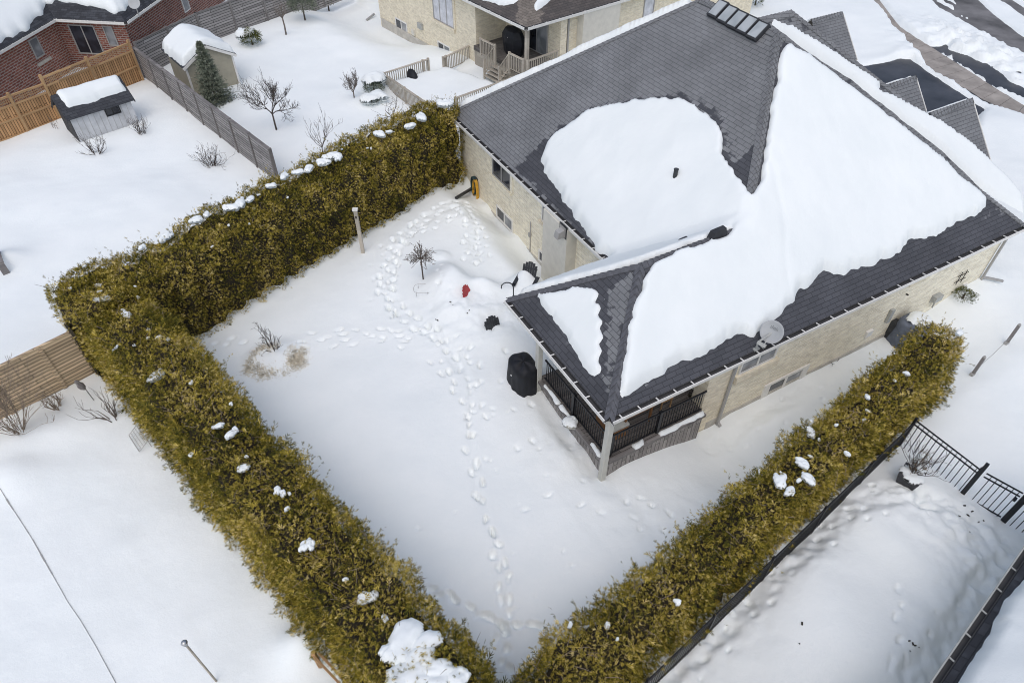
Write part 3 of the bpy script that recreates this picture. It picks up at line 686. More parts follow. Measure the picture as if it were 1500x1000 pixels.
def wet_house(co):
    d = co-HO; a = d@HU; b = d@HV
    w1 = sdist(a, b, SNOW1); w2 = sdist(a, b, SNOW2); wl = sdist(a, b, WETL)
    w_ = np.clip(0.62+np.maximum(w1, w2)*1.1, 0, 1)                                    # a wet margin round the snow
    w_ = np.maximum(w_, np.clip(0.5+wl*1.3, 0, 1)); low = np.minimum(w1, 0)
    onR = (b <= a-UL+.05) & (b < 5.2)                                                   # right-hand slope: meltwater runs down all of it
    onE = (a < b+.02) & (a < WV/2) & (a < WV-b+.02)
    wr = np.clip(0.95-0.55*sstep(0.0, 1.0, sdist(a, b, DRYR)+.4), 0, 1)
    w_ = np.where((onR | (b < a)) & (b < 4.6) & (w1 < 0), np.maximum(w_*.4, wr), w_)
    w_ = np.where(onE, np.clip(0.9-0.75*sstep(-.05, .15, sdist(a, b, DRY2)), 0, 1), w_)
    return w_
roof = roof_mesh('roof', faces, 'shingle_grey', house, wet_house)
# gutters, fascia
gw, gd = MB(), MB()
gutter(gw, gd, HW(-.0, -.0, ZE), HW(UR_+.05, -.0, ZE), -HV)
gutter(gw, gd, HW(-.0, -.0, ZE), HW(0, WV, ZE), -HU)
gutter(gw, gd, HW(UL, WV, ZE), HW(UL, VB+.05, ZE), -HU)
mbx = MB(); mbx.beam(HW(0, WV+.02, ZE-.09), HW(UL, WV+.02, ZE-.09), .03, .16); mbx.build('fascia', 'trim_white', house)
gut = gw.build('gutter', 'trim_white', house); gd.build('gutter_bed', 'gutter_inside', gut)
# hip and ridge caps
cp = MB()
ridge_caps(cp, c(JU+.1, WV/2+.1, zw+.08), c(AX, HH, zt), -HV*.9-UP*.72, -HU*.9-UP*.72, .24, .22)
ridge_caps(cp, c(AX, HH, zt), c(AX, VB-HH, zt), -HU-UP*.8, HU-UP*.8, .16)
ridge_caps(cp, c(UL, VB, ZE), c(AX, VB-HH, zt), -HU-UP*.8, HV-UP*.8, .17)
ridge_caps(cp, c(UR_, 0, ZE), c(AX, HH, zt), -HV-UP*.8, HU-UP*.8, .17)
cp.build('ridge_cap', 'shingle_grey', house)
cp = MB()
ridge_caps(cp, c(0, 0, ZE), c(WV/2, WV/2, zw), -HV-UP*.8, -HU-UP*.8, .21, .24, .035)
ridge_caps(cp, c(0, WV, ZE), c(WV/2, WV/2, zw), -HU-UP*.8, HV-UP*.8, .19, .24, .035)
ridge_caps(cp, c(WV/2, WV/2, zw), c(JU-.1, WV/2, zw), -HV-UP*.8, HV-UP*.8, .14)
rc = cp.build('ridge_cap', 'cap_wet', house)
# snow on the roof
T0 = 0.27
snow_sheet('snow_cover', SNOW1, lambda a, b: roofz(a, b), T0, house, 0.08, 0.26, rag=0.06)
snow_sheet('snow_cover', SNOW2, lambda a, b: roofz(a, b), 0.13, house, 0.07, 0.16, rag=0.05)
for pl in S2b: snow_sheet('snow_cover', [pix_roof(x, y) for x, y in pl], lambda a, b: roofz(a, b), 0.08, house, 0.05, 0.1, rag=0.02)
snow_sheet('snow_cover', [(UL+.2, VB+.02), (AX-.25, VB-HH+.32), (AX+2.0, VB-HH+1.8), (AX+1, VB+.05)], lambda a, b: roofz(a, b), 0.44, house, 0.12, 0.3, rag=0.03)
# front wing with its snowy slope and the two street gables
def f2(a, b): return ZE + pa*np.minimum(np.minimum(b-V2, U2-a), 5.2)
pk = 6.6
mb = MB(); mb.slab([HW(18.0, V2+.4, -.5), HW(U2-.4, V2+.4, -.5), HW(U2-.4, 16.5, -.5), HW(18.0, 16.5, -.5)], UP*(ZE+.4)); mb.build('wall', 'brick_beige', house)
zt2 = ZE+pa*pk
fw = [([HW(11.4, V2, ZE), HW(U2, V2, ZE), HW(U2-pk, V2+pk, zt2), HW(11.4, V2+pk, zt2)], (0, HU, slopeR)),
      ([HW(U2, V2, ZE), HW(U2, V2+2*pk, ZE), HW(U2-pk, V2+pk, zt2)], (0, HV, slopeF)),
      ([HW(11.4, V2+2*pk, ZE), HW(U2, V2+2*pk, ZE), HW(U2-pk, V2+pk, zt2), HW(11.4, V2+pk, zt2)], (0, HU, slopeB))]
roof_mesh('roof', fw, 'shingle_grey', house, lambda co: np.full(len(co), 0.3), 0.4)
cp = MB(); ridge_caps(cp, HW(U2, V2, ZE), HW(U2-pk, V2+pk, zt2), -HV-UP*.8, HU-UP*.8, .2); ridge_caps(cp, HW(U2-pk, V2+pk, zt2), HW(11.6, V2+pk, zt2), -HV-UP*.8, HV-UP*.8, .2)
cp.build('ridge_cap', 'shingle_grey', house)
nR = np.cross(HU, slopeR); PR0 = HW(U2, V2, ZE)
def pix_f2(x, y):
    P = RP(x, y, PR0, nR); d = P-HO; return (d@HU, d@HV)
strip = [pix_f2(x, y) for x, y in [(1117, 26), (1140, 32), (1165, 42), (1200, 62), (1240, 88), (1280, 114), (1297, 126), (1285, 131), (1310, 140), (1345, 160), (1380, 178), (1420, 208), (1450, 235), (1478, 262), (1496, 285), (1500, 312), (1440, 280), (1380, 222), (1320, 175), (1250, 120), (1180, 75)]]
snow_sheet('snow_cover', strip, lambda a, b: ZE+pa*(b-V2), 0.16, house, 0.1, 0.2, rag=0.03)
def gable(tip, zg, half, back, over=.0):
    """street-facing gable: tip pixel gives the front end of its ridge"""
    P = G(tip[0], tip[1], zg); d = P-HO; a, b = d@HU, d@HV; ze_ = zg-half*1.05
    ab = a-back
    fs = [([HW(ab, b, zg), HW(a, b, zg), HW(a, b-half, ze_), HW(ab, b-half, ze_)], (0, HU, unit(HV+UP*1.05))),
          ([HW(ab, b, zg), HW(a, b, zg), HW(a, b+half, ze_), HW(ab, b+half, ze_)], (0, HU, unit(-HV+UP*1.05)))]
    gb = roof_mesh('gable_roof', fs, 'shingle_grey', house, lambda co: np.full(len(co), 0.15), 0.3)
    k = MB(); ridge_caps(k, HW(ab, b, zg), HW(a, b, zg), -HV-UP*1.05, HV-UP*1.05, .16); k.build('ridge_cap', 'shingle_grey', gb)
    k = MB(); k.slab([HW(a-.25, b-half+.15, ze_-.15), HW(a-.25, b+half-.15, ze_-.15), HW(a-.25, b, zg-.2)], -HU*.15); k.build('gable_wall', 'brick_beige', gb)
    k = MB()
    for s_ in (-1, 1): k = MB(); k.beam(HW(a+.02, b, zg-.08), HW(a+.02, b+s_*half, ze_-.08), .04, .16); k.build('bargeboard', 'trim_white', gb)
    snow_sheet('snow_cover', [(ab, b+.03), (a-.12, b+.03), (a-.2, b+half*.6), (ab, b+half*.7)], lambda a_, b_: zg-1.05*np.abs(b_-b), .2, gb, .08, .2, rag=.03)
    k = MB(); k.slab([HW(U2-.5, b-half+.2, -.4), HW(a-.35, b-half+.2, -.4), HW(a-.35, b+half-.2, -.4), HW(U2-.5, b+half-.2, -.4)], UP*(ze_+.3)); k.build('wall', 'brick_beige', gb)
gable((1341, 112), 4.7, 1.9, 2.6); gable((1424, 145), 4.55, 2.6, 2.6); gable((1234, 18), 4.6, 1.7, 2.2)
# skylights in a row
for (x, y) in [(1053, 17), (1067, 25), (1081, 32.5), (1096, 40.5), (1111, 48.5)]:
    a, b = pix_roof(x, y); P = RZ(a, b); n = unit(np.cross(slopeL, HV)); n = n if n[2] > 0 else -n
    k = MB(); k.box(P+n*.06, HV*.24, slopeL*.34, n*.08); sk = k.build('skylight', 'dark_cap', house)
    k = MB(); k.box(P+n*.15, HV*.19, slopeL*.28, n*.012); k.build('pane', 'skylight_glass', sk)
# vents
a, b = pix_roof(987, 268); P = RZ(a, b)
k = MB(); k.tube([P, P+UP*.50], .075, 12); k.tube([P+UP*.50, P+UP*.52], .085, 12); k.build('vent_pipe', 'plastic_dark', house)
for (x, y, s_) in [(1000, 360, .2), (1050, 346, .34)]:
    a, b = pix_roof(x, y); P = RZ(a, b)
    k = MB(); k.hexa([P-HU*s_-HV*.1-UP*.06, P+HU*s_-HV*.1-UP*.06, P+HU*s_+HV*.1-UP*.06, P-HU*s_+HV*.1-UP*.06], [P-HU*s_*.7-HV*.08+UP*.25, P+HU*s_*.7-HV*.08+UP*.27, P+HU*s_*.7+HV*.08+UP*.27, P-HU*s_*.7+HV*.08+UP*.25]); k.build('ridge_vent', 'dark_cap', house)
# windows
def window(name, P, ax, out, w_, h_, panes=2, frame='trim_white', glass='glass_dark', fw_=.06, sill=None, parent=None, depth=.05, curtain=None, surround=None):
    """P = bottom-left corner on the wall face, ax along the wall, out = outward"""
    P = np.array(P, float); ax = np.array(ax); out = np.array(out); c_ = P+ax*w_/2+UP*h_/2
    k = MB()
    for s_ in (0, 1): k.box(P+ax*(fw_/2+s_*(w_-fw_))+UP*h_/2, ax*fw_/2, out*depth, UP*h_/2)
    for s_ in (0, 1): k.box(c_+UP*((h_-fw_)/2*(1 if s_ else -1)), ax*(w_/2-fw_), out*depth, UP*fw_/2)
    for i in range(1, panes): k.box(P+ax*(w_*i/panes)+UP*h_/2, ax*fw_*.5, out*depth*.9, UP*(h_/2-fw_))
    fo = k.build(name, frame, parent)
    wi = (w_-2*fw_)
    for i in range(panes):
        k = MB(); k.box(P+ax*(fw_+wi*(i+.5)/panes)+UP*h_/2+out*.015, ax*(wi/panes/2-.012), out*.006, UP*(h_/2-fw_-.004)); g = k.build('pane', glass if not (curtain and i in curtain) else 'glass_pale', fo)
    if sill:
        k = MB(); k.box(c_-UP*(h_/2+sill/2)+out*.05, ax*(w_/2+.12), out*.09, UP*sill/2); k.build('sill', surround or 'brick_beige_warm', fo)
    if surround:
        k = MB(); k.box(c_+ax*(w_/2+.09)+out*.02, ax*.09, out*.035, UP*h_/2); k.box(c_-ax*(w_/2+.09)+out*.02, ax*.09, out*.035, UP*h_/2); k.build('surround', surround, fo)
    return fo
WL0 = HW(WALL_U, 0, 0)
def onL(x, y): P = RP(x, y, WL0, -HU); d = P-HO; return d@HV, P[2]
def onR(x, y): P = RP(x, y, HW(0, WALL_V, 0), -HV); d = P-HO; return d@HU, P[2]
def winL(pl, **kw):
    p = [onL(*q_) for q_ in pl]; v1 = (p[0][0]+p[3][0])/2; v0 = (p[1][0]+p[2][0])/2; z1 = (p[0][1]+p[1][1])/2; z0 = (p[2][1]+p[3][1])/2
    return window('window', HW(WALL_U, v1, z0), -HV, -HU, v1-v0, z1-z0, parent=house, **kw)
def winR(pl, **kw):
    p = [onR(*q_) for q_ in pl]; u0 = (p[0][0]+p[3][0])/2; u1 = (p[1][0]+p[2][0])/2; z1 = (p[0][1]+p[1][1])/2; z0 = (p[2][1]+p[3][1])/2
    z1 = min(z1, ZE-.2)
    return window('window', HW(u0, WALL_V, z0), HU, -HV, u1-u0, z1-z0, parent=house, **kw)
winL([(722, 224), (749, 249), (749, 278), (722, 257)], frame='frame_grey', sill=.12, panes=2, surround='brick_beige')
winL([(728, 299), (752, 323), (752, 341), (728, 317)], panes=2, curtain=(1,), fw_=.08)
winL([(795, 290), (807, 302), (807, 334), (795, 324)], frame='trim_white', panes=1, glass='glass_pale', sill=.12)
winL([(790, 364), (805, 378), (805, 394), (790, 382)], panes=1, fw_=.08)
winR([(1086, 523), (1140, 495), (1138, 521), (1083, 547)], frame='trim_white', panes=2, glass='glass_pale', sill=.3)
winR([(1122, 562), (1175, 538), (1172, 560), (1119, 586)], panes=2, curtain=(1,), fw_=.11, sill=.1, surround='trim_white')
winR([(1335, 405), (1358, 393), (1357, 400), (1335, 412)], frame='trim_white', panes=1, glass='glass_pale', sill=.12)
# snow-filled window well below the side basement window
u0, z0 = onR(1122, 584); u1, _ = onR(1170, 558)
k = MB(); k.beam(HW(u0-.05, WALL_V, z0-.02), HW(u0-.05, WALL_V-.42, z0-.16), .04, .12); k.beam(HW(u1+.12, WALL_V, z0-.02), HW(u1+.12, WALL_V-.5, z0-.2), .04, .12); k.beam(HW(u0, WALL_V-.06, z0-.06), HW(u1, WALL_V-.06, z0-.06), .1, .08)
k.build('window_well', 'frame_grey', house)
# stucco bay on the back wall with its dryer hood
v1, _ = onL(806, 305); v0, _ = onL(848, 346)
k = MB(); k.slab([HW(WALL_U-.46, v0+.1, -1.2), HW(WALL_U+.02, v0+.1, -1.2), HW(WALL_U+.02, v1-.25, -1.2), HW(WALL_U-.46, v1-.25, -1.2)], UP*(ZE+1.06)); bay = k.build('bay', 'stucco', house)
Pv = RP(824, 337, HW(WALL_U-.46, 0, 0), -HU)
k = MB(); k.box(Pv+HV*-.05, HV*.24, HU*.02, UP*.26); k.build('vent_plate', 'black_metal', bay)
k = MB(); k.box(Pv-HU*.02-HV*.05, HV*.19, HU*.02, UP*.2); k.hexa([Pv-HU*.03+HV*.06-UP*.2, Pv-HU*.34+HV*.06-UP*.2, Pv-HU*.34-HV*.2-UP*.2, Pv-HU*.03-HV*.2-UP*.2][::-1], [Pv-HU*.03+HV*.06+UP*.12, Pv-HU*.28+HV*.06+UP*.06, Pv-HU*.28-HV*.2+UP*.06, Pv-HU*.03-HV*.2+UP*.12][::-1]); k.build('vent_hood', 'frame_grey', bay)
# conduit on the back wall
P1 = HW(WALL_U-.03, onL(778, 330)[0], 0); k = MB(); k.tube([P1+UP*-1.0, P1+UP*.75], .022, 6); k.box(P1+UP*.12-HU*.03, HV*.05, HU*.04, UP*.1); k.build('conduit', 'frame_grey', house)
# downspouts
def downspout(a, b, out, mat='frame_grey', foot=None):
    k = MB(); k.beam(HW(a, b, -.9), HW(a, b, ZE-.15), .09, .07, up=out)
    if foot is not None: k.beam(HW(a, b, gz(*HW(a, b)[:2])+.12), np.array(HW(a, b, gz(*HW(a, b)[:2])+.05))+np.array(foot), .09, .07)
    k.build('downspout', mat, house)
downspout(4.85, WALL_V-.08, HV, foot=-HV*.15); downspout(17.95, WALL_V-.1, HV, 'frame_grey', foot=HU*.55-HV*.5)
# side wall fittings: meter, vents, trellis
def onRw(x, y, dz=0): a, z = onR(x, y); return HW(a, WALL_V, z)
k = MB(); P = onRw(1271, 487); k.box(P-HV*.04, HU*.16, HV*.05, UP*.13); k.build('vent_cover', 'trim_white', house)
k = MB(); P = onRw(1369, 434); k.box(P-HV*.1, HU*.2, HV*.1, UP*.13); k.tube([P+HU*.05-HV*.1-UP*.5, P+HU*.05-HV*.1+UP*.1], .03, 6); k.tube([P-HU*.25-HV*.06-UP*.14, P+HU*.45-HV*.06-UP*.1], .02, 6); k.build('gas_meter', 'meter_grey', house)
k = MB(); P = onRw(1297, 470); k.box(P-HV*.06+UP*.3, HU*.09, HV*.05, UP*.3); k.build('disconnect_box', 'meter_grey', house)
k = MB(); P = onRw(1327, 430); k.tube([P-HV*.02, P-HV*.1], .03, 8); k.build('faucet', 'debris', house)
P = onRw(1407, 405); k = MB()
for s_ in (-.14, .14):
    k.tube([P+HU*s_-HV*.05-UP*.3, P+HU*s_-HV*.05+UP*.3], .014, 5); k.tube([P-HU*.32-HV*.05+UP*s_, P+HU*.32-HV*.05+UP*s_], .014, 5)
k.build('hanging_bracket', 'debris', house)
k = MB(); P = onRw(1411, 418); k.box(P-HV*.03, HU*.12, HV*.04, UP*.12); k.build('vent_cover', 'trim_white', house)
# ---------------- covered porch
DZ = 0.50
k = MB(); k.slab([HW(.12, .04, DZ-.06), HW(3.89, .04, DZ-.06), HW(3.89, .9, DZ-.06), HW(4.3, .9, DZ-.06), HW(4.3, WV-1.72, DZ-.06), HW(.12, WV-1.72, DZ-.06)], UP*.05); k.build('deck', 'wood_deck', house)
k = MB(); k.slab([HW(.20, .07, -1.), HW(3.89, .07, -1.), HW(3.89, .11, -1.), HW(.20, .11, -1.)], UP*(DZ+.93)); k.slab([HW(.20, .12, -.5), HW(.24, .12, -.5), HW(.24, WV-1.7, -.5), HW(.20, WV-1.7, -.5)], UP*(DZ+.43)); sk_ = k.build('deck_skirt', 'wood_grey_vertical', house)
k = MB(); k.beam(HW(.2, .0, DZ-.045), HW(3.88, .0, DZ-.045), .1, .11); k.beam(HW(.09, .04, DZ-.045), HW(.09, WV-1.73, DZ-.045), .1, .11); k.build('deck_edge', 'wood_grey_post', house)
for (a, b) in ((.10, .05), (.10, 3.80)):
    k = MB(); k.box(HW(a, b, (ZE-.2)/2-.4), HU*.09, HV*.09, UP*((ZE-.12)/2+.4)); k.build('porch_post', 'paint_greige', house, bevel=.012)
k = MB(); k.slab([HW(4.28, .37, .3), HW(4.35, .37, .3), HW(4.35, WV, .3), HW(4.28, WV, .3)], UP*(ZE-.45)); k.build('porch_wall', 'brick_beige_warm', house)
k = MB(); k.box(HW(4.24, 2.4, DZ+1.0), HV*.9, HU*.03, UP*1.0); pd_ = k.build('patio_door', 'frame_grey', house)
for s_ in (-1, 1): k = MB(); k.box(HW(4.20, 2.4+s_*.43, DZ+1.0), HV*.38, HU*.012, UP*.9); k.build('pane', 'glass_dark', pd_)
k = MB(); k.box(HW(4.36, .46, (ZE-.13-1.2)/2), HU*.46, HV*.24, UP*((ZE-.13+1.2)/2)); k.build('brick_pier', 'brick_beige_warm', house)
def railing(name, p0, p1, h, mat, parent, n_post=(0, 1), gap=.11, post=.09, bal=.02, zb=.08, cap=None, balmat=None):
    p0 = np.array(p0, float); p1 = np.array(p1, float); d = unit(p1-p0); L = np.linalg.norm(p1-p0)
    k = MB(); k.beam(p0+UP*h, p1+UP*h, cap or .05, .045); k.beam(p0+UP*zb, p1+UP*zb, .04, .04); rl = k.build(name, mat, parent)
    k = MB(); x = gap
    while x < L-gap*.5: k.beam(p0+d*x+UP*zb, p0+d*x+UP*h, bal, bal, up=d); x += gap
    k.build('baluster', balmat or mat, rl)
    for t in n_post: k = MB(); k.box(p0+d*(L*t)+UP*(h/2+.03), d*post/2, np.cross(UP, d)*post/2, UP*(h/2+.05)); k.build('post', mat, rl)
    return rl
railing('railing', HW(.36, .17, DZ), HW(3.85, .17, DZ), .9, 'black_metal', house, (0, .5), .105, .1, .022)
railing('railing', HW(.27, 3.68, DZ), HW(.27, .30, DZ), .9, 'black_metal', house, (.5,), .105, .1, .022)
# wind-blown snow on the porch edge
for (a0, a1, b0, b1) in ((2.1, 3.8, -.04, .12), (1.15, 1.5, -.04, .16)):
    k = snow_sheet('snow_cover', [(a0, b0), (a1, b0), (a1+.1, b1), (a0, b1)], lambda a, b: np.full(np.shape(a), DZ+.012), .09, house, .05, .08, rag=.03)
for (b0, b1) in ((2.55, 3.5), (1.75, 2.5), (.25, .8)):
    k = snow_sheet('snow_cover', [(.05, b0), (.19, b0), (.20, b1), (.06, b1)], lambda a, b: np.full(np.shape(a), DZ+.012), .09, house, .05, .08, rag=.03)

# ------------------------------------------------------------------ foliage made of many small flat sprays
def spray_template():
    """a flat fan of scale-leaf twigs in its own x (along), y (across) plane, drooping a little in z"""
    segs = [((0, 0), (1.05, 0.0), .10), ((.2, 0), (.66, .30), .085), ((.2, 0), (.62, -.33), .085), ((.48, 0), (.92, .24), .08), ((.44, 0), (.86, -.26), .08), ((.05, 0), (.36, .28), .075)]
    V = []; Q = []
    for (p, q, wd) in segs:
        p = np.array(p); q = np.array(q); d = (q-p)/np.linalg.norm(q-p); n = np.array([-d[1], d[0]])
        m = p+(q-p)*.55; o = len(V)
        for r_ in (p, m+n*wd*.5, q, m-n*wd*.5): V.append([r_[0], r_[1], -.22*r_[0]**2+.12*abs(r_[1])])
        Q.append([o, o+1, o+2, o+3])
    return np.array(V), np.array(Q)
TV, TQ = spray_template()
def sprays(P, D, Nn, size, tint):
    """P base, D growth direction, Nn approximate face normal of each spray"""
    n = len(P); D = D/np.linalg.norm(D, axis=1)[:, None]
    Y = np.cross(Nn, D); Y /= np.linalg.norm(Y, axis=1)[:, None]+1e-9; Z = np.cross(D, Y)
    V = P[:, None, :]+size[:, None, None]*(TV[None, :, 0:1]*D[:, None, :]+TV[None, :, 1:2]*Y[:, None, :]+TV[None, :, 2:3]*Z[:, None, :])
    Q = TQ[None]+(np.arange(n)*len(TV))[:, None, None]
    tv = np.clip(tint[:, None]+rng.normal(0, .15, (n, len(TQ))), 0, 1)
    return V.reshape(-1, 3), Q.reshape(-1, 4), tv.ravel()
def hedge(name, p0, p1, width, height, label, dens, clumps=(), ends=(0.5, 0.5), z0=-.35, tree=.85, seed=0, lean=0.0, group=None, tintoff=0.0, spiky=1.0):
    """a clipped row of cedars from p0 to p1 (centre line on the ground)"""
    r_ = np.random.default_rng(seed+50)
    p0 = np.array([p0[0], p0[1], 0.0]); p1 = np.array([p1[0], p1[1], 0.0]); L = np.linalg.norm(p1-p0); d = (p1-p0)/L; n = np.array([-d[1], d[0], 0])
    root = thing(name, p0, label, 'hedge', group)
    def prof(s, t):
        """s metres along, t in 0..1 over the cross-section; returns offset across, height, outward normal (across, up)"""
        hw = width/2; e = np.minimum(s/ends[0], (L-s)/ends[1]); e = np.clip(e, 0, 1); er = np.sqrt(np.clip(1-(1-e)**2, 0.0, 1))
        hh = height*(0.86+0.14*er)
        per = 2*hh+width; q = t*per
        rr = .42
        x = np.where(q < hh, -hw, np.where(q > hh+width, hw, q-hh-hw)); z = np.where(q < hh, q, np.where(q > hh+width, per-q, hh))
        # round the shoulders
        cx = np.clip(x, -hw+rr, hw-rr); cz = np.minimum(z, hh-rr); dx = x-cx; dz = z-cz; m = np.maximum(np.sqrt(dx*dx+dz*dz), 1e-6)
        k = np.where((np.abs(dx) > 1e-6) & (dz > 1e-6), np.minimum(1, rr/m), 1.0); x = cx+dx*k; z = cz+dz*k
        nx_ = np.where(np.abs(dx) > 1e-6, dx, 0); nz_ = np.where(dz > 1e-6, dz, 0); m2 = np.maximum(np.hypot(nx_, nz_), 1e-6)
        taper = 1-0.10*np.clip(z/hh, 0, 1)
        return x*er*taper, z, nx_/m2, nz_/m2, er
    def bulge(s, x, z):
        ph = s/tree; b = .08*np.cos(2*np.pi*(ph+.25*vnoise(s, z, 1.3, seed)))*np.clip(np.abs(x)/(width/2), 0.3, 1)
        return b+.30*fbm(s, z*1.0+x*.7, 1.1, seed+.5, 3)+.24*vnoise(s, z+x, .36, seed+3)+.16*vnoise(s, z-x, .16, seed+8)
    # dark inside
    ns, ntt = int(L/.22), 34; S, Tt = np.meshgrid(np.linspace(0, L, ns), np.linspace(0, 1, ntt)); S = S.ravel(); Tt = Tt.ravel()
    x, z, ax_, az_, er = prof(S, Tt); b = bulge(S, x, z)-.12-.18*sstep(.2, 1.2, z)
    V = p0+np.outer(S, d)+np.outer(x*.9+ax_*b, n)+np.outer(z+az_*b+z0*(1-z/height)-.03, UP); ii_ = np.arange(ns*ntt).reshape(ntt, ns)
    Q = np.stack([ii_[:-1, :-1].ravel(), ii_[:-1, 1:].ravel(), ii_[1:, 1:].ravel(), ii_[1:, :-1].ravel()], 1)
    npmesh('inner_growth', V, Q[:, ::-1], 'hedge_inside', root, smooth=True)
    # sprays
    area = L*(2*height+width); cnt = int(area*dens)
    S = r_.random(cnt)*L; Tt = r_.random(cnt)
    x, z, ax_, az_, er = prof(S, Tt); b = bulge(S, x, z); depth = -.27*r_.random(cnt)**1.5
    g = b+depth
    P = p0+np.outer(S, d)+np.outer(x+ax_*g, n)+np.outer(z+az_*g+z0*(1-z/height), UP)
    out = np.outer(ax_, n)+np.outer(az_, UP)
    endp = np.outer(np.where(S < ends[0], -(1-S/ends[0]), np.where(L-S < ends[1], 1-(L-S)/ends[1], 0)), d); out = out+endp
    D = out*(1-.5*az_)[:, None]+r_.normal(0, .72, (cnt, 3))+UP*.30*(1-.6*az_)[:, None]
    Nn = np.cross(D, r_.normal(0, 1, (cnt, 3)))
    size = r_.uniform(.06, .135, cnt)*(1+.9*(r_.random(cnt) < .07))
    tint = .47+tintoff+.50*fbm(S, z+x, .7, seed+2, 3)+r_.normal(0, .24, cnt)
    V, Q, tv = sprays(P, D, Nn, size, np.clip(tint, 0, 1))
    # leading shoots that stick out of the top and shoulders
    m = int(L*20*spiky); S = r_.random(m)*L; Tt = np.clip(r_.normal(.5, .16, m), .15, .85); x, z, ax_, az_, er = prof(S, Tt); b = bulge(S, x, z)
    Pb = p0+np.outer(S, d)+np.outer(x+ax_*b, n)+np.outer(z+az_*b, UP); out = np.outer(ax_, n)+np.outer(az_, UP)
    Dd = out*.8+UP*.7+r_.normal(0, .4, (m, 3)); Dd /= np.linalg.norm(Dd, axis=1)[:, None]; ln = r_.uniform(.10, .40, m)*(1+.3*(r_.random(m) < .15))
    allV, allQ, allT = [V], [Q], [tv]; o = len(V)
    for k in range(4):
        P = Pb+Dd*(ln*(.15+.27*k))[:, None]; D2 = Dd+r_.normal(0, .5, (m, 3)); V2, Q2, t2 = sprays(P, D2, np.cross(D2, r_.normal(0, 1, (m, 3))), r_.uniform(.08, .15, m), np.clip(.40+tintoff+r_.normal(0, .15, m), 0, 1))
        allV.append(V2); allQ.append(Q2+o); allT.append(t2); o += len(V2)
    npmesh('foliage', np.concatenate(allV), np.concatenate(allQ), 'cedar_foliage', root, attrs={'tint': ('FACE', np.concatenate(allT))})
    # bare brown twigs showing on top
    tw = MB(); m = int(L*14); S = r_.random(m)*L; Tt = np.clip(r_.normal(.5, .13, m), .2, .8); x, z, ax_, az_, er = prof(S, Tt); b = bulge(S, x, z)
    for i in range(m):
        q = p0+d*S[i]+n*(x[i]+ax_[i]*b[i])+UP*(z[i]+az_[i]*b[i]); dd = unit(r_.normal(0, 1, 3)+np.array([0, 0, .5])); l_ = r_.uniform(.15, .4)
        q2 = q+dd*l_*.5; q3 = q2+unit(dd+r_.normal(0, .5, 3))*l_*.5
        tw.tube([q-dd*.08+UP*.0, q2, q3], [.007, .006, .003], 3, cap=False)
    tag(tw.build('twig', 'bark_tan', root), kind='stuff')
    root['_frame'] = 0; del root['_frame']
    return root, (p0, d, n, L, prof, bulge)
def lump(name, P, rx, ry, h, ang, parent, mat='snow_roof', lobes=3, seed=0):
    """a rounded heap of snow lying on something"""
    r_ = np.random.default_rng(seed+900); g = np.linspace(-1.25, 1.25, 25); X, Y = np.meshgrid(g, g); X = X.ravel(); Y = Y.ravel()
    f = np.exp(-(X**2+Y**2)**2*1.3)
    for _ in range(lobes):
        cx, cy, s_ = r_.uniform(-.7, .7), r_.uniform(-.7, .7), r_.uniform(.3, .5); f = np.maximum(f, .85*np.exp(-(((X-cx)**2+(Y-cy)**2)/s_**2)**1.5))
        cx, cy, s_ = r_.uniform(-1, 1), r_.uniform(-1, 1), r_.uniform(.2, .4); f = f-.45*np.exp(-((X-cx)**2+(Y-cy)**2)/s_**2)
    f = f+.55*fbm(X, Y, .5, seed*1.7, 4)*np.clip(f*2, 0, 1)
    keep = f > .22; idx = np.arange(625).reshape(25, 25)
    q = np.stack([idx[:-1, :-1].ravel(), idx[:-1, 1:].ravel(), idx[1:, 1:].ravel(), idx[1:, :-1].ravel()], 1); q = q[keep[q].sum(1) >= 3]
    hgt = np.sqrt(np.clip((f-.22)/.78, 0, 1.1)); hgt = np.where(keep, hgt, 0)
    ca, sa = math.cos(ang), math.sin(ang)
    def pts(z): return np.stack([P[0]+(X*rx*ca-Y*ry*sa), P[1]+(X*rx*sa+Y*ry*ca), P[2]+z], 1)
    top = pts(hgt*h); bot = pts(-hgt*h*.8-.02); V = np.concatenate([top, bot]); Q = np.concatenate([q, q[:, ::-1]+625])
    used = np.unique(Q); rm = -np.ones(len(V), int); rm[used] = np.arange(len(used))
    return npmesh(name, V[used], rm[Q], mat, parent, smooth=True)
# back hedge along the lot line, front-left hedge, right hedge
HH_ = 2.95
b0 = G(300, 497, 0); b1 = G(688, 244, .2); dB = unit((b1-b0)*[1, 1, 0]); nB = np.array([-dB[1], dB[0], 0])
nF = np.array([.712, .702, 0]); dF = np.array([.702, -.712, 0])
FI, FO = 3.52, 1.12                       # inner and outer face of the front-left hedge along nF
nRt = np.array([-.63, .777, 0]); dR = np.array([.777, .63, 0]); RI, RO = 4.15, 2.52
wB = 2.35
sC = ((FI+FO)/2-nF@b0)/(nF@dB); cB = b0+dB*sC
B0 = cB+nB*(wB/2+.1)-dB*1.15; B1 = b1+nB*wB/2+dB*.2
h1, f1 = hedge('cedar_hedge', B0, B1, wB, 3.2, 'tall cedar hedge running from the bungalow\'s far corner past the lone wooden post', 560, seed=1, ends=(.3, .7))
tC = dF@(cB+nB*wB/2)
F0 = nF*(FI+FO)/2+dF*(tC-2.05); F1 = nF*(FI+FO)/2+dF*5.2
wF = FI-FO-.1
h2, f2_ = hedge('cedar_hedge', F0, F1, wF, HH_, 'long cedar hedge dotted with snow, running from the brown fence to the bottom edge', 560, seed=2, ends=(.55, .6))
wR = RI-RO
t0 = dR@np.array([-3.2, 3.0, 0]); Pe = G(1395, 500, 1.9)
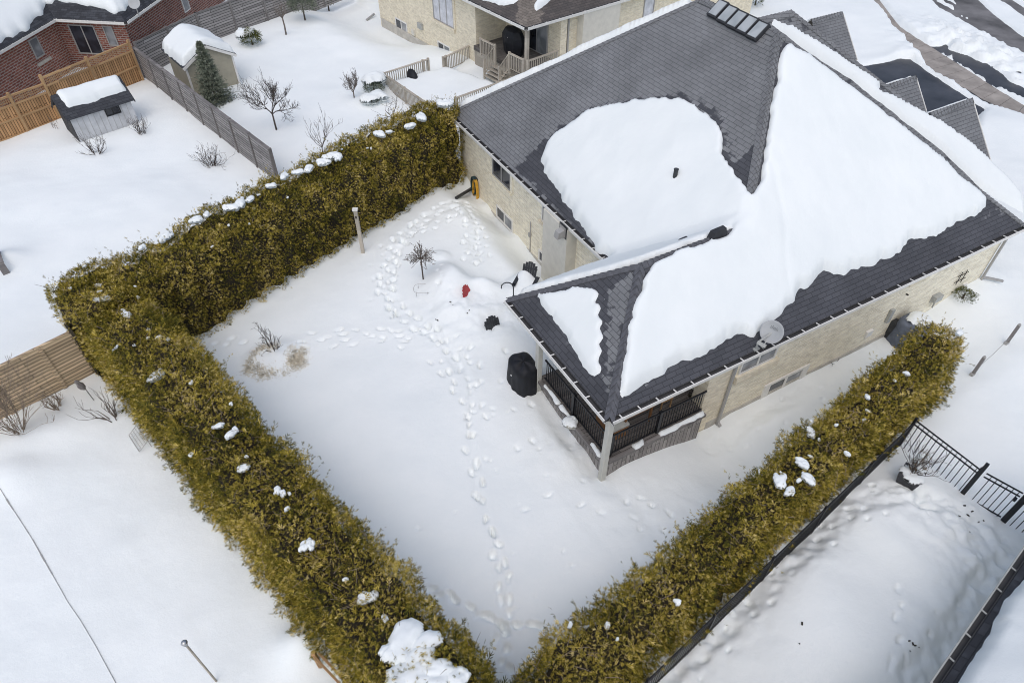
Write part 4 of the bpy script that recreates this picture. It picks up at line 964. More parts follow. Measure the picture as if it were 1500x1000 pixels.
R0 = nRt*(RI+RO)/2+dR*(-.6); R1 = nRt*(RI+RO)/2+dR*(dR@Pe+.25)
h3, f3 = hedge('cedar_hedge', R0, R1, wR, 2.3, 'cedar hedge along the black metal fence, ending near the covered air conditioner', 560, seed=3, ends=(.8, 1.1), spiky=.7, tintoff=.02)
def clump(hd, px, py, s_, z, ar=.7, sd_=0, ang=None, h=.16):
    P = G(px, py, z-.05); lump('snow_clump', P, s_*1.05, s_*ar*1.05, min(h, .34*s_+.015), ang if ang is not None else random.uniform(0, 3), hd, seed=sd_, lobes=3)
kk = 0
for (px, py, s_) in [(243, 347, .26), (287, 322, .24), (302, 314, .16), (340, 304, .3), (352, 298, .3), (366, 292, .2), (397, 272, .2), (416, 258, .24), (436, 252, .22), (452, 247, .26), (474, 238, .3), (486, 229, .36), (496, 232, .2), (556, 196, .3), (570, 193, .14), (601, 184, .26), (617, 172, .34), (650, 152, .40), (660, 149, .2), (208, 362, .14)]:
    clump(h1, px, py, s_*1.0, 3.44, .6, kk); kk += 1
for (px, py, s_) in [(144, 418, .16), (150, 438, .3), (186, 461, .22), (228, 551, .3), (232, 494, .12), (322, 623, .16), (338, 636, .2), (345, 629, .14), (357, 685, .2), (406, 718, .16), (414, 722, .14), (447, 798, .22), (456, 798, .16), (506, 848, .09), (540, 872, .26), (533, 878, .18), (564, 905, .13), (280, 560, .1), (420, 745, .1), (246, 497, .1)]:
    clump(h2, px, py, s_*.8, HH_+.06, .62, kk); kk += 1
for (px, py, s_, a_) in [(592, 938, .52, 1.1), (580, 955, .36, .2), (622, 946, .40, .6), (610, 968, .42, .8), (600, 990, .5, .2), (640, 988, .42, 0), (668, 992, .30, .5), (596, 1010, .5, 0)]:
    clump(h2, px, py, s_*.9, HH_+.08, .72, kk, a_, .18); kk += 1
for (px, py, s_) in [(1143, 702, .34), (1157, 720, .22), (1174, 677, .26), (1184, 700, .28), (1170, 703, .1), (1187, 633, .24), (1271, 581, .13), (1328, 547, .14), (1241, 664, .12), (1406, 487, .2), (992, 880, .12), (1225, 622, .08), (994, 882, .1)]:
    clump(h3, px, py, s_*.78, 2.36, .62, kk); kk += 1

r_ = np.random.default_rng(17)
for (hd, (p0_, d_, n_, L_, prof_, bul_), m_, hh_) in ((h1, f1, 20, 3.1), (h2, f2_, 22, HH_), (h3, f3, 14, 2.3)):
    for i in range(m_):
        S_ = np.array([r_.uniform(.6, L_-.6)]); T_ = np.array([np.clip(r_.normal(.5, .09), .36, .64)]); x_, z_, ax_, az_, er_ = prof_(S_, T_); b_ = bul_(S_, x_, z_)
        lump('snow_clump', p0_+d_*S_[0]+n_*(x_[0]+ax_[0]*b_[0])+UP*(z_[0]+az_[0]*b_[0]-.02), r_.uniform(.04, .10), r_.uniform(.03, .06), .02, r_.uniform(0, 3), hd, seed=i+200)

# ------------------------------------------------------------------ bare trees, shrubs, evergreens
def grow(mb, p, d, ln, r0, depth, spread, rnd, up=.25, n=5, kids=(2, 3), seg=3, shrink=.72, taper=.62, twist=.18):
    pts = [np.array(p, float)]; dd = np.array(d, float)
    for i in range(seg):
        dd = unit(dd+rnd.normal(0, twist, 3)+UP*up*.3); pts.append(pts[-1]+dd*ln/seg)
    rs = [r0*(1-(1-taper)*i/seg) for i in range(seg+1)]
    mb.tube(pts, rs, n if r0 > .012 else 3, cap=False)
    if depth <= 0: return
    for k in range(rnd.integers(kids[0], kids[1]+1)):
        t = rnd.uniform(.45, 1.0) if k else 1.0; i = min(int(t*seg), seg); q = pts[i]
        nd = unit(dd+rnd.normal(0, spread, 3)+UP*up)
        grow(mb, q, nd, ln*shrink*rnd.uniform(.75, 1.2), max(rs[i]*.76, .0065), depth-1, spread, rnd, up, n, kids, max(2, seg-1), shrink, taper, twist)
def bare_tree(name, px, py, h, trunk_h, r0, label, depth=4, spread=.5, up=.3, mat='bark', seed=0, kids=(2, 4), lean=(0, 0), nb=5, cat='tree', crown=None, shrink=.72):
    P = GP(px, py); t = thing(name, P, label, cat); rnd = np.random.default_rng(seed+300)
    k = MB(); top = P+UP*trunk_h+np.array([lean[0], lean[1], 0]); mid = (P+top)/2+rnd.normal(0, .02, 3)
    k.tube([P-UP*.3, mid, top], [r0, r0*.85, r0*.7], 8); k.build('trunk', mat, t, smooth=True)
    k = MB(); fl = (h-trunk_h)/sum(shrink**i for i in range(depth+1))*1.15
    for i in range(nb):
        a = 2*math.pi*i/nb+rnd.uniform(-.4, .4); tilt = crown if crown is not None else rnd.uniform(.35, .95)
        grow(k, top-UP*rnd.uniform(0, .15*trunk_h), unit(np.array([math.cos(a)*tilt, math.sin(a)*tilt, 1-tilt*.5])), fl*rnd.uniform(.8, 1.15), r0*.55, depth, spread, rnd, up, 5, kids, 3, shrink)
    k.build('crown', mat, t); return t
def shrub(name, px, py, h, label, n=9, depth=2, spread=.4, mat='bark', seed=0, tilt=.5, r0=.014, cat='shrub', up=.3, dirb=None):
    P = GP(px, py); t = thing(name, P, label, cat); rnd = np.random.default_rng(seed+700); k = MB()
    for i in range(n):
        a = rnd.uniform(0, 2*math.pi); tl = tilt*rnd.uniform(.2, 1.1); dv = np.array([math.cos(a)*tl, math.sin(a)*tl, 1-.4*tl])
        if dirb is not None: dv = dv+np.array(dirb)
        grow(k, P+np.array([math.cos(a), math.sin(a), 0])*.08-UP*.1, unit(dv), h*.55*rnd.uniform(.7, 1.1), r0, depth, spread, rnd, up, 4, (1, 3), 3, .7)
    k.build('stem', mat, t); return t
bare_tree('bare_tree', 405, 190, 2.9, .95, .05, 'largest bare deciduous tree standing alone in the snow behind the grey fence', 4, .42, .28, 'bark', 1, (3, 4), nb=6)
bare_tree('bare_tree', 519, 143, 1.55, .35, .04, 'small bare tree with a round crown, left of the neighbour\'s deck railing', 4, .45, .35, 'bark_grey', 2, (3, 3), nb=6)
bare_tree('bare_tree', 577, 180, 1.6, .25, .045, 'crooked bare shrub dusted with snow, behind the hedge and beside the deck railing', 3, .65, .1, 'bark_grey', 3, (2, 3), nb=5)
bare_tree('bare_sapling', 474, 226, 1.95, .4, .03, 'thin upright bare sapling poking up behind the hedge', 3, .35, .45, 'bark_grey', 4, (2, 3), nb=6, crown=.45, cat='tree')
bare_tree('bare_sapling', 419, 51, 2.2, 1.1, .06, 'dark thin tree trunk before the grey back fence, beside a snowy pine', 3, .5, .3, 'bark_grey', 5, (2, 3), nb=5, cat='tree')
P = GP(620, 409); t = thing('standard_tree', P, 'small lollipop-shaped bare tree with a ball of twigs in the middle of the yard', 'tree'); k = MB(); k.tube([P-UP*.3, P+UP*.6, P+UP*1.02], [.03, .027, .025], 8); k.build('trunk', 'bark', t)
k = MB(); rnd = np.random.default_rng(61)
for i in range(30):
    zc = -.35+1.35*(i+.5)/30; a = i*2.39996; q_ = math.sqrt(max(0, 1-zc*zc)); grow(k, P+UP*1.0, unit(np.array([q_*math.cos(a), q_*math.sin(a), zc])), .33, .011, 3, .45, rnd, .02, 4, (2, 3), 2, .58, .8, .12)
k.build('crown', 'bark_grey', t)
shrub('bare_shrub', 143, 225, 1.0, 'bare twiggy shrub at the near corner of the small grey shed', 16, 3, .4, 'bark', 1, .75)
shrub('bare_shrub', 208, 196, .9, 'bare twiggy shrub right of the small grey shed', 18, 3, .4, 'bark', 2, .7)
shrub('bare_shrub', 310, 242, 1.0, 'dense dark bare shrub near the end of the grey fence by the hedge', 22, 3, .5, 'bark', 3, .9)
shrub('bare_shrub', 82, 190, .9, 'sparse little bare shrub between the tan fence and the grey shed', 3, 2, .6, 'bark_grey', 4, .8)
shrub('bare_shrub', 399, 510, 1.05, 'bare shrub rising from a patch of dry grass in the left of the yard', 8, 3, .4, 'bark', 5, .6, .017)
shrub('bare_shrub', 28, 632, 1.9, 'tall pale tan shrub in front of the wooden board fence at the left edge', 24, 4, .35, 'bark_tan', 6, .55, .012)
shrub('bare_shrub', 87, 597, 1.0, 'small tan shrub with a thick tied base in front of the board fence', 9, 3, .5, 'bark_tan', 7, .45, .022)
shrub('bare_shrub', 168, 615, 1.25, 'leaning dark-stemmed bare shrub at the outer foot of the hedge', 7, 2, .3, 'bark_grey', 8, .5, .02, dirb=(-.6, .3, 0))
shrub('bare_shrub', 1222, 530, .45, 'few dead brown stems in the snow along the house side wall', 6, 1, .5, 'bark', 9, .9, .012)
def evergreen(name, px, py, h, rad, label, seed=0, mat='spruce_foliage', n=2600, kind='cone', sz=(.09, .16), cap=False, trunk=.25, capf=.6, cat='tree'):
    P = GP(px, py); t = thing(name, P, label, cat); r_ = np.random.default_rng(seed+70)
    k = MB(); k.tube([P-UP*.25, P+UP*(h*.6)], [.07, .03], 7); k.build('trunk', 'bark', t)
    if kind == 'cone':
        hz = trunk+(h-trunk)*r_.random(n)**1.35; lay = .72+.28*np.cos(2*np.pi*(hz/.30)); rr = rad*(1-(hz-trunk)/(h-trunk))**.8*lay*(1+.35*r_.normal(0, .5, n))*np.sqrt(r_.uniform(.35, 1, n)); a = r_.random(n)*2*np.pi; rr = np.abs(rr)*(1+.22*np.sin(3*a+hz*2))
        Pp = P+np.stack([rr*np.cos(a), rr*np.sin(a), hz], 1); D = np.stack([np.cos(a), np.sin(a), -.1+0*a], 1)+r_.normal(0, .35, (n, 3))
        tint = .62+r_.normal(0, .2, n)+.3*vnoise(a*2, hz, .4, seed)
    else:
        v = r_.normal(0, 1, (n, 3)); v /= np.linalg.norm(v, axis=1)[:, None]; v[:, 2] = np.where(v[:, 2] < -.35, -v[:, 2], v[:, 2]); s_ = r_.uniform(.6, 1.05, n)[:, None]
        bl = 1+.35*fbm(v[:, 0]*2+v[:, 2], v[:, 1]*2, .7, seed, 2)[:, None]
        Pp = P+UP*(trunk+(h-trunk)*.42)+v*s_*bl*np.array([rad, rad, (h-trunk)*.55]); D = v+r_.normal(0, .5, (n, 3)); tint = .52+r_.normal(0, .2, n)+.5*fbm(v[:, 0]*2, v[:, 1]*2+v[:, 2], .6, seed+2, 2)
    V, Q, tv = sprays(Pp, D, np.cross(D, r_.normal(0, 1, (n, 3))), r_.uniform(sz[0], sz[1], n), np.clip(tint, 0, 1))
    npmesh('crown', V, Q, mat, t, attrs={'tint': ('FACE', tv)})
    if cap: lump('snow_cover', P+np.array([cap[0], cap[1], cap[2]]), cap[3], cap[4], cap[5], .5, t, seed=seed)
    return t
evergreen('spruce_tree', 318, 148, 3.2, .88, 'dense blue-green cone-shaped spruce in front of the olive shed', 1, n=11000, trunk=.0, sz=(.09, .17))
lump('snow_clump', GP(334, 122)+UP*.9, .22, .2, .14, 0, bpy.data.objects['spruce_tree'], seed=77)
evergreen('boxwood_bush', 370, 66, .95, .62, 'round green bush with a heap of snow on its left side', 2, 'boxwood_foliage', 2200, 'ball', (.08, .14), (-.35, .15, .62, .62, .55, .34), .0, cat='bush')
evergreen('pine_tree', 447, 30, 1.7, .95, 'low spreading blue-green pine topped with snow by the back fence', 3, 'spruce_foliage', 2600, 'ball', (.1, .18), (-.1, .2, 1.55, .75, .45, .2), .5)
evergreen('pine_tree', 482, 16, 1.5, .35, 'narrow dark evergreen bush right of the snow-topped pine', 4, 'boxwood_foliage', 900, 'ball', (.1, .16), False, .1, cat='bush')
evergreen('juniper_bush', 548, 133, .5, .55, 'dark low juniper under a dome of snow by the deck corner', 5, 'spruce_foliage', 1400, 'ball', (.07, .12), (.0, .25, .5, .75, .55, .36), .0, cat='bush')
evergreen('juniper_bush', 545, 152, .35, .45, 'low bush almost buried under snow, nearest the hedge by the deck', 6, 'spruce_foliage', 500, 'ball', (.06, .1), (.1, .1, .3, .8, .5, .28), .0, cat='bush')
evergreen('yew_bush', 1410, 436, .35, .42, 'small dark green bush half sunk in snow at the far corner of the house', 7, 'boxwood_foliage', 700, 'ball', (.06, .1), False, .0, cat='bush')
evergreen('yew_bush', 1106, 8, .9, .5, 'dark green bush behind the ridge of the roof, at the top edge of the photo', 8, 'boxwood_foliage', 700, 'ball', (.1, .16), False, .0, cat='bush')
# dry ornamental grass poking out of the snow round the yard shrub
r_ = np.random.default_rng(5); q = GP(400, 520); k = MB()
tf = [(r_.normal(.25, .55), r_.uniform(.5, .85)) for _ in range(16)]+[(r_.normal(2.2, .35), r_.uniform(.45, .75)) for _ in range(5)]+[(r_.normal(4.0, .5), r_.uniform(.5, .9)) for _ in range(13)]
for (a, rr) in tf:
    c0 = np.array([q[0]+rr*1.15*math.cos(a)+.05, q[1]+rr*.85*math.sin(a)-.05, 0])
    for i in range(95):
        p = c0+np.array([r_.normal(0, .11), r_.normal(0, .11), 0]); p[2] = gz(p[0], p[1])-.03; dv = np.array([math.cos(a)*.5, math.sin(a)*.5, .55])+r_.normal(0, .55, 3); l_ = r_.uniform(.07, .22)
        k.tube([p, p+unit(dv)*l_*.6, p+unit(dv+np.array([0, 0, -.6]))*l_], [.006, .005, .002], 3, cap=False)
gt = k.build('ornamental_grass', 'dry_grass'); tag(gt, 'flattened ring of pale dry grass round the bare shrub in the yard', 'grass', kind='stuff')

# ------------------------------------------------------------------ fences
def fence_line(root, pts, h, post_mat, board_mat, nposts, boards='h', z0=-.2, postw=.12, cap=.0, thick=.04, post_extra=.05, postside=None):
    """panels of boards between posts along a line; each post its own part"""
    pts = [np.array(p, float) for p in pts]
    for i in range(len(pts)-1):
        a, b = pts[i], pts[i+1]; d = unit((b-a)*[1, 1, 0]); n = np.array([-d[1], d[0], 0]); m = nposts[i]
        for j in range(m):
            p = a+(b-a)*j/m; q_ = a+(b-a)*(j+1)/m
            k = MB(); k.slab([p+d*.04+UP*z0-n*thick/2, q_-d*.04+UP*z0-n*thick/2, q_-d*.04+UP*z0+n*thick/2, p+d*.04+UP*z0+n*thick/2], UP*(h-z0)); k.build('panel', board_mat, root)
            k = MB(); k.box(p+UP*((h+post_extra+z0)/2), d*postw/2, n*(postw/2+.02), UP*((h+post_extra-z0)/2)); k.build('post', post_mat, root)
        k = MB(); k.box(b+UP*((h+post_extra+z0)/2), d*postw/2, n*(postw/2+.02), UP*((h+post_extra-z0)/2)); k.build('post', post_mat, root)
        if cap: k = MB(); k.beam(a+UP*(h+.0), b+UP*(h+.0), cap, .05); k.build('top_rail', post_mat, root)
fa = G(213, 114); fb = G(408, 268); 
fg = thing('wooden_fence', fa, 'long grey weathered board fence running past the olive shed down to the hedge', 'fence')
fence_line(fg, [fa, fb], 1.72, 'wood_grey_post', 'wood_grey', [8], cap=.16)
# back fence, grey horizontal boards
ba = fa+np.array([0, .25, 0]); bb = G(345, 49); bc = G(545, -30)
fk = thing('wooden_fence', ba, 'grey horizontal-board fence across the back, behind the olive shed and the pine', 'fence')
fence_line(fk, [ba, G(300, 66), bc], 1.9, 'wood_grey_post', 'wood_grey', [2, 6], z0=-.6, cap=.1)
# tan fence with a lattice top, stepping up
ta, tb, tcn = G(-12, 210), G(88, 172), G(209, 118)
ft = thing('wooden_fence', ta, 'new tan wooden privacy fence with an open lattice top, behind the small grey shed', 'fence')
def tan_panels(a, b, m, h):
    d = unit((b-a)*[1, 1, 0]); n = np.array([-d[1], d[0], 0])
    for j in range(m+1):
        p = a+(b-a)*j/m; k = MB(); k.box(p+UP*(h/2)-n*.03, d*.06, n*.06, UP*(h/2+.25)); k.build('post', 'wood_tan', ft)
    for j in range(m):
        p = a+(b-a)*j/m; q_ = a+(b-a)*(j+1)/m
        k = MB(); k.slab([p+UP*-.2-n*.012, q_+UP*-.2-n*.012, q_+UP*-.2+n*.012, p+UP*-.2+n*.012], UP*(h-.18)); pn = k.build('panel', 'wood_tan_vertical', ft)
        k = MB()
        for zz_ in (h+.07, h-.36, h*.42, -.05): k.beam(p+UP*zz_-n*.03, q_+UP*zz_-n*.03, .09 if zz_ > h else .06, .09)
        k.build('rail', 'wood_tan', ft)
        k = MB(); L = np.linalg.norm(q_-p); s_ = .09
        while s_ < L-.05: k.beam(p+d*s_+UP*(h-.32), p+d*s_+UP*(h+.04), .03, .02, up=d); s_ += .09
        for zz_ in (h-.2, h-.1): k.beam(p+UP*zz_, q_+UP*zz_, .03, .02)
        k.build('lattice', 'wood_tan', pn)
tan_panels(ta, tb, 2, 1.75); tan_panels(tb, tcn, 2, 2.05)
# cedar board fence meeting the hedge at the left
ca_, cb_ = G(-60, 648), G(165, 530)
fc = thing('wooden_fence', ca_, 'brown horizontal-board fence meeting the outer side of the hedge at the left edge', 'fence')
fence_line(fc, [ca_, cb_], 1.85, 'wood_cedar', 'wood_cedar', [3], z0=-.25, cap=.1, thick=.05, post_extra=-.12)
# black metal fence along the right hedge
m0 = nRt*(RO-.16)+dR*1.2; m1 = G(1316, 654); m1 = m1+(nRt*(nRt@m0-nRt@m1)); m1[2] = 0; m0[2] = 0
fm = thing('metal_fence', m0, 'black metal picket fence standing against the outer side of the right-hand hedge', 'fence')
def picket_fence(root, a, b, h, m, post=.06, gap=.105, name='panel', low=.08, posts=True):
    d = unit((b-a)*[1, 1, 0])
    for j in range(m):
        p = a+(b-a)*j/m; q_ = a+(b-a)*(j+1)/m; zp = UP*0; L = np.linalg.norm(q_-p)
        for zr in (h, h-.16, low): k = MB(); k.beam(p+UP*zr, q_+UP*zr, .03, .035); rl = k.build('rail', 'black_metal', root)
        k = MB(); s_ = gap
        while s_ < L-.04: k.beam(p+d*s_-UP*.25, p+d*s_+UP*h, .02, .02, up=d); s_ += gap
        k.build('picket', 'black_metal', rl)
        if posts: k = MB(); k.box(p+UP*((h+.1)/2-.1), d*post/2, np.cross(UP, d)*post/2, UP*((h+.1)/2+.1)); k.build('post', 'black_metal', root)
    if posts: k = MB(); k.box(b+UP*((h+.1)/2-.1), d*post/2, np.cross(UP, d)*post/2, UP*((h+.1)/2+.1)); k.build('post', 'black_metal', root)
picket_fence(fm, m0, m1, 1.15, 7)
g0 = m1.copy(); g1 = G(1407, 727); g2 = G(1468, 762); g3 = g2+(g2-g1)*3.0; dg = unit((g2-g1)*[1, 1, 0])
fp = thing('metal_fence', g0, 'black metal fence panel behind the potted dead plant, joined to the gate', 'fence')
picket_fence(fp, g0, g1-dg*.03, 1.28, 1, .075, .15, low=-.05)
gt_ = thing('metal_gate', g1, 'black metal gate between two thick posts at the right edge', 'gate')
for p in (g1, g2): k = MB(); k.box(p+UP*.7, dg*.045, np.cross(UP, dg)*.045, UP*.9); k.build('post', 'black_metal', gt_)
picket_fence(gt_, g1+dg*.12, g2-dg*.08, 1.28, 1, .05, .14, low=.1, posts=False)
k = MB(); k.box(g2-dg*.12+UP*.95, dg*.03, np.cross(UP, dg)*.05, UP*.05); k.build('latch', 'black_metal', gt_)
fq = thing('metal_fence', g2, 'last stretch of black metal fence beyond the gate, cut off by the right edge', 'fence')
picket_fence(fq, g2+dg*.06, g3, 1.28, 2, .075, .15, low=-.05)
# two grey stakes joined by a wire
for (p, lb, hh) in ((( 1424, 549), 'grey wooden stake leaning in the snow, the one nearer the black fence', .86), ((1474, 503), 'grey wooden stake leaning in the snow, the one farther from the black fence', .9)):
    P = GP(*p); t = thing('stake', P, lb, 'stake', 'grey stakes in the snow at the right'); k = MB(); k.box(P+UP*(hh/2-.1), HU*.045, HV*.045, UP*(hh/2+.1)); k.build('post', 'wood_grey_post', t)
    k = MB(); k.tube([P+UP*hh, P+UP*(hh+.06)], [.055, .03], 8); k.build('cap', 'frame_grey', t); k = MB(); k.box(P+UP*(hh*.62)+HU*.05, HU*.05, HV*.03, UP*.05); k.box(P+UP*.06-HU*.03, HU*.07, HV*.06, UP*.05); k.build('bracket', 'frame_grey', t)
k = MB(); k.tube([GP(1424, 549)+UP*.3, (GP(1424, 549)+GP(1474, 503))/2+UP*.2, GP(1474, 503)+UP*.3], .008, 4); tag(k.build('wire', 'frame_grey'), 'thin wire strung between the two grey stakes', 'wire')

# ------------------------------------------------------------------ beige neighbour house at the top
ZE2 = 3.7; az2 = R(52.4); E1 = np.array([math.sin(az2), math.cos(az2), 0]); E2 = np.array([-math.cos(az2), math.sin(az2), 0])
NO = G(771, 40, ZE2); NO[2] = 0
def NW(a, b, z=0.0): return NO+E1*a+E2*b+UP*z
nh = thing('neighbour_house', NW(.4, 5.4, 0), 'pale tan brick neighbour house with a brown shingle roof and a recessed raised porch', 'house')
B1 = 5.2; A2 = 2.6; WH = ZE2-.12
def wslab(pts, z0, z1, mat, name='wall', par=None, th=None):
    k = MB(); k.slab([np.array(p)+UP*z0 for p in pts], UP*(z1-z0)); return k.build(name, mat, par or nh)
wslab([NW(.4, B1), NW(9, B1), NW(9, 17), NW(.4, 17)], -1.6, WH, 'brick_beige_warm')
wslab([NW(A2, .4), NW(20, .4), NW(20, B1-.003), NW(A2, B1-.003)], -.6, WH, 'brick_beige_warm')
wslab([NW(A2+.0, .22), NW(A2+.45, .22), NW(A2+.45, .397), NW(A2, .397)], -.6, WH, 'brick_beige_warm', 'brick_pier')
k = MB(); k.box(NW(.37, 11, -.9), E2*5.8, E1*.03, UP*.35); k.build('foundation', 'concrete', nh)
P0, P1 = RP(853, 60, NW(0, -.1), -E2), RP(906, 40, NW(0, -.1), -E2)
aL, aR = (P0-NO)@E1, (P1-NO)@E1
wslab([NW(aL, -.1), NW(aR, -.1), NW(aR, .397), NW(aL, .397)], -.5, WH-.02, 'stucco', 'bay')
k = MB(); k.beam(NW(A2+.62, .3, 0), NW(A2+.62, .3, ZE2-.1), .09, .09); k.build('downspout', 'frame_grey', nh)
# roof: two slopes meeting in a hip over the porch corner
p2 = .55; h2_ = 5.5
f_ = [([NW(0, 0, ZE2), NW(0, 17.5, ZE2), NW(h2_, 17.5, ZE2+p2*h2_), NW(h2_, h2_, ZE2+p2*h2_)], (0, E2, unit(E1+UP*p2))),
      ([NW(0, 0, ZE2), NW(20, 0, ZE2), NW(20, h2_, ZE2+p2*h2_), NW(h2_, h2_, ZE2+p2*h2_)], (0, E1, unit(E2+UP*p2)))]
def wetn(co):
    d = co-NO; a = d@E1; b = d@E2; return np.clip(.85-1.2*np.exp(-((a-b)/.8)**2), 0, 1)
roof_mesh('roof', f_, 'shingle_brown', nh, wetn, .35)
k = MB(); k.slab([NW(.03, .03, ZE2-.14), NW(20, .03, ZE2-.14), NW(20, B1, ZE2-.14), NW(.03, B1, ZE2-.14)], UP*.03); k.slab([NW(.03, B1, ZE2-.14), NW(.5, B1, ZE2-.14), NW(.5, 17.4, ZE2-.14), NW(.03, 17.4, ZE2-.14)], UP*.03); k.build('soffit', 'trim_white', nh)
gw, gd = MB(), MB(); gutter(gw, gd, NW(0, 0, ZE2), NW(0, 17.4, ZE2), -E1, .14, .12, .9); gutter(gw, gd, NW(0, 0, ZE2), NW(20, 0, ZE2), -E2, .14, .12, .9)
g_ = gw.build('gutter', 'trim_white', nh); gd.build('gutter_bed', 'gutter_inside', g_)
nz = lambda a, b: ZE2+p2*np.minimum(a, b)
tw2 = lambda a, b, z: NO+np.outer(a, E1)+np.outer(b, E2)+np.outer(z, UP)
def pix_n(x, y, plane):
    P = RP(x, y, NW(0, 0, ZE2), unit(np.cross(E2, unit(E1+UP*p2))) if plane == 0 else unit(np.cross(E1, unit(E2+UP*p2)))); d = P-NO; return (d@E1, d@E2)
snow_sheet('snow_cover', [pix_n(x, y, 0) for x, y in [(703, 0), (722, 5), (738, 9), (752, 6), (764, -2), (770, -16), (740, -30), (690, -18)]], nz, .22, nh, .1, .2, tw2)
snow_sheet('snow_cover', [pix_n(x, y, 1) for x, y in [(783, 18), (792, 14), (803, 5), (811, -4), (800, -12), (790, -6), (783, 6)]], nz, .18, nh, .08, .15, tw2, rag=.03)
# its windows
def onN(x, y): P = RP(x, y, NW(.4, 0), -E1); d = P-NO; return d@E2, P[2]
def winN(pl, **kw):
    p = [onN(*q_) for q_ in pl]; b1_ = (p[0][0]+p[3][0])/2; b0_ = (p[1][0]+p[2][0])/2; z1 = min((p[0][1]+p[1][1])/2, ZE2-.3); z0 = (p[2][1]+p[3][1])/2
    return window('window', NW(.4, b1_, z0), -E2, -E1, b1_-b0_, z1-z0, parent=nh, **kw)
winN([(634, -14), (664, 0), (665, 41), (635, 28)], frame='frame_grey', panes=3, glass='curtain', sill=.2, surround='brick_beige_warm')
winN([(580, 26), (597, 34), (597, 50), (580, 40)], panes=2, curtain=(1,), fw_=.08)
winN([(642, 60), (660, 69), (660, 80), (642, 72)], panes=2, curtain=(1,), fw_=.08)
for (x, y, s_, m_) in [(617, 38, .26, 'meter_grey'), (607, 47, .15, 'stucco')]:
    b_, z_ = onN(x, y); k = MB(); k.box(NW(.34, b_, z_), E2*s_, E1*.09, UP*.18); k.build('wall_box', m_, nh)
Pw = RP(950, 8, NW(0, .4), -E2); aw = (Pw-NO)@E1
Pb = RP(965, 22, NW(0, .4), -E2)
window('window', NW(aw-.42, .4, Pb[2]+.02), E1, -E2, .9, 1.3, parent=nh, panes=1, frame='frame_grey', glass='curtain', sill=.18)
# porch: deck, post, door, railings
DK = 1.12
wslab([NW(.2, .2), NW(A2, .2), NW(A2, B1), NW(.2, B1)], DK-.25, DK, 'wood_deck', 'porch_deck')
wslab([NW(.25, .25), NW(A2, .25), NW(A2, B1), NW(.25, B1)], -.4, DK-.253, 'wood_greige', 'porch_skirt')
k = MB(); k.box(NW(.3, .3, (ZE2-.15+DK)/2-.3), E1*.09, E2*.09, UP*((ZE2-.15-DK)/2+.3)); k.build('porch_post', 'wood_greige', nh)
k = MB(); k.box(NW(A2-.03, 2.2, DK+1.03), E2*.95, E1*.04, UP*1.03); dr = k.build('patio_door', 'frame_grey', nh)
k = MB(); k.box(NW(A2-.08, 2.66, DK+1.03), E2*.42, E1*.012, UP*.95); k.build('pane', 'glass_dark', dr); k = MB(); k.box(NW(A2-.08, 1.74, DK+1.03), E2*.42, E1*.012, UP*.95); k.build('pane', 'glass_pale', dr)
def rail3(p0, p1, h, **kw): 
    return railing('railing', p0, p1, h, 'wood_greige', nh, cap=.14, post=.1, bal=.04, gap=.14, **kw)
def slope_rail(p0, p1, h):
    k = MB(); k.beam(p0+UP*h, p1+UP*h, .13, .05); k.beam(p0+UP*.1, p1+UP*.1, .05, .07); rl = k.build('railing', 'wood_greige', nh); k = MB(); n_ = max(2, int(np.linalg.norm(p1-p0)/.15))
    for i in range(1, n_): q_ = p0+(p1-p0)*i/n_; k.box(q_+UP*(h/2+.05), E1*.02, E2*.02, UP*(h/2-.05))
    k.build('baluster', 'wood_greige', rl)
    for q_ in (p0, p1): k = MB(); k.box(q_+UP*(h/2-.1), E1*.05, E2*.05, UP*(h/2+.15)); k.build('post', 'wood_greige', rl)
pt = lambda x, y, z: G(x, y, z+.9)-UP*.9
rail3(pt(704, 57, DK), pt(725, 67, DK), .9); slope_rail(pt(725, 67, DK), pt(709, 88, .25), .9)
rail3(pt(767, 88, DK), pt(746, 78, DK), .9); slope_rail(pt(746, 78, DK), pt(731, 99, .25), .9)
rail3(pt(773, 90, DK), pt(816, 75, DK), .9)
k = MB()
for i in range(4):
    f0 = (i+.5)/4; z_ = DK-.2*(i+1)-.02; L0 = pt(725, 67, DK)*(1-f0)+pt(709, 88, .25)*f0; L1 = pt(746, 78, DK)*(1-f0)+pt(731, 99, .25)*f0; L0[2] = z_; L1[2] = z_; k.beam(L0, L1, .3, .05)
k.build('step', 'wood_greige', nh)
# lower deck, deep in snow
dkt = thing('garden_deck', G(563, 128, 0), 'snow-filled low wooden deck with grey slatted railings behind the hedge', 'deck')
dc = [pt(561, 108, -.1), pt(627, 87, -.1), pt(735, 118, -.1), pt(668, 146, -.1)]
dcx = [np.array([p[0], p[1], 0]) for p in [pt(561, 108, -.1), pt(652, 82, -.1), pt(742, 112, -.1), pt(660, 152, -.1)]]
k = MB(); k.slab([p+UP*-.25 for p in dcx], UP*.2); k.build('deck', 'wood_deck', dkt)
def railg(p0, p1, posts): return railing('railing', p0, p1, .9, 'wood_greige', dkt, posts, .14, .11, .04, .1, .14)
railg(pt(561, 108, -.1), pt(627, 87, -.1), (0, .88, 1)); railg(pt(561, 108, -.1), pt(640, 162, -.1), (.42, 1)); railg(pt(649, 85, -.1), pt(688, 67, -.1), (0, .1, 1)); railg(pt(667, 144, -.1), pt(748, 115, -.1), (0, 1))
cpos = np.array(dcx).mean(0)
Pd = [tuple(p[:2]) for p in dcx]
o_ = snow_sheet('snow_cover', Pd, lambda a, b: np.full(np.shape(a), -.06), .36, dkt, .12, .3, lambda a, b, z: np.stack([a, b, z], 1), rag=0, mat='snow')
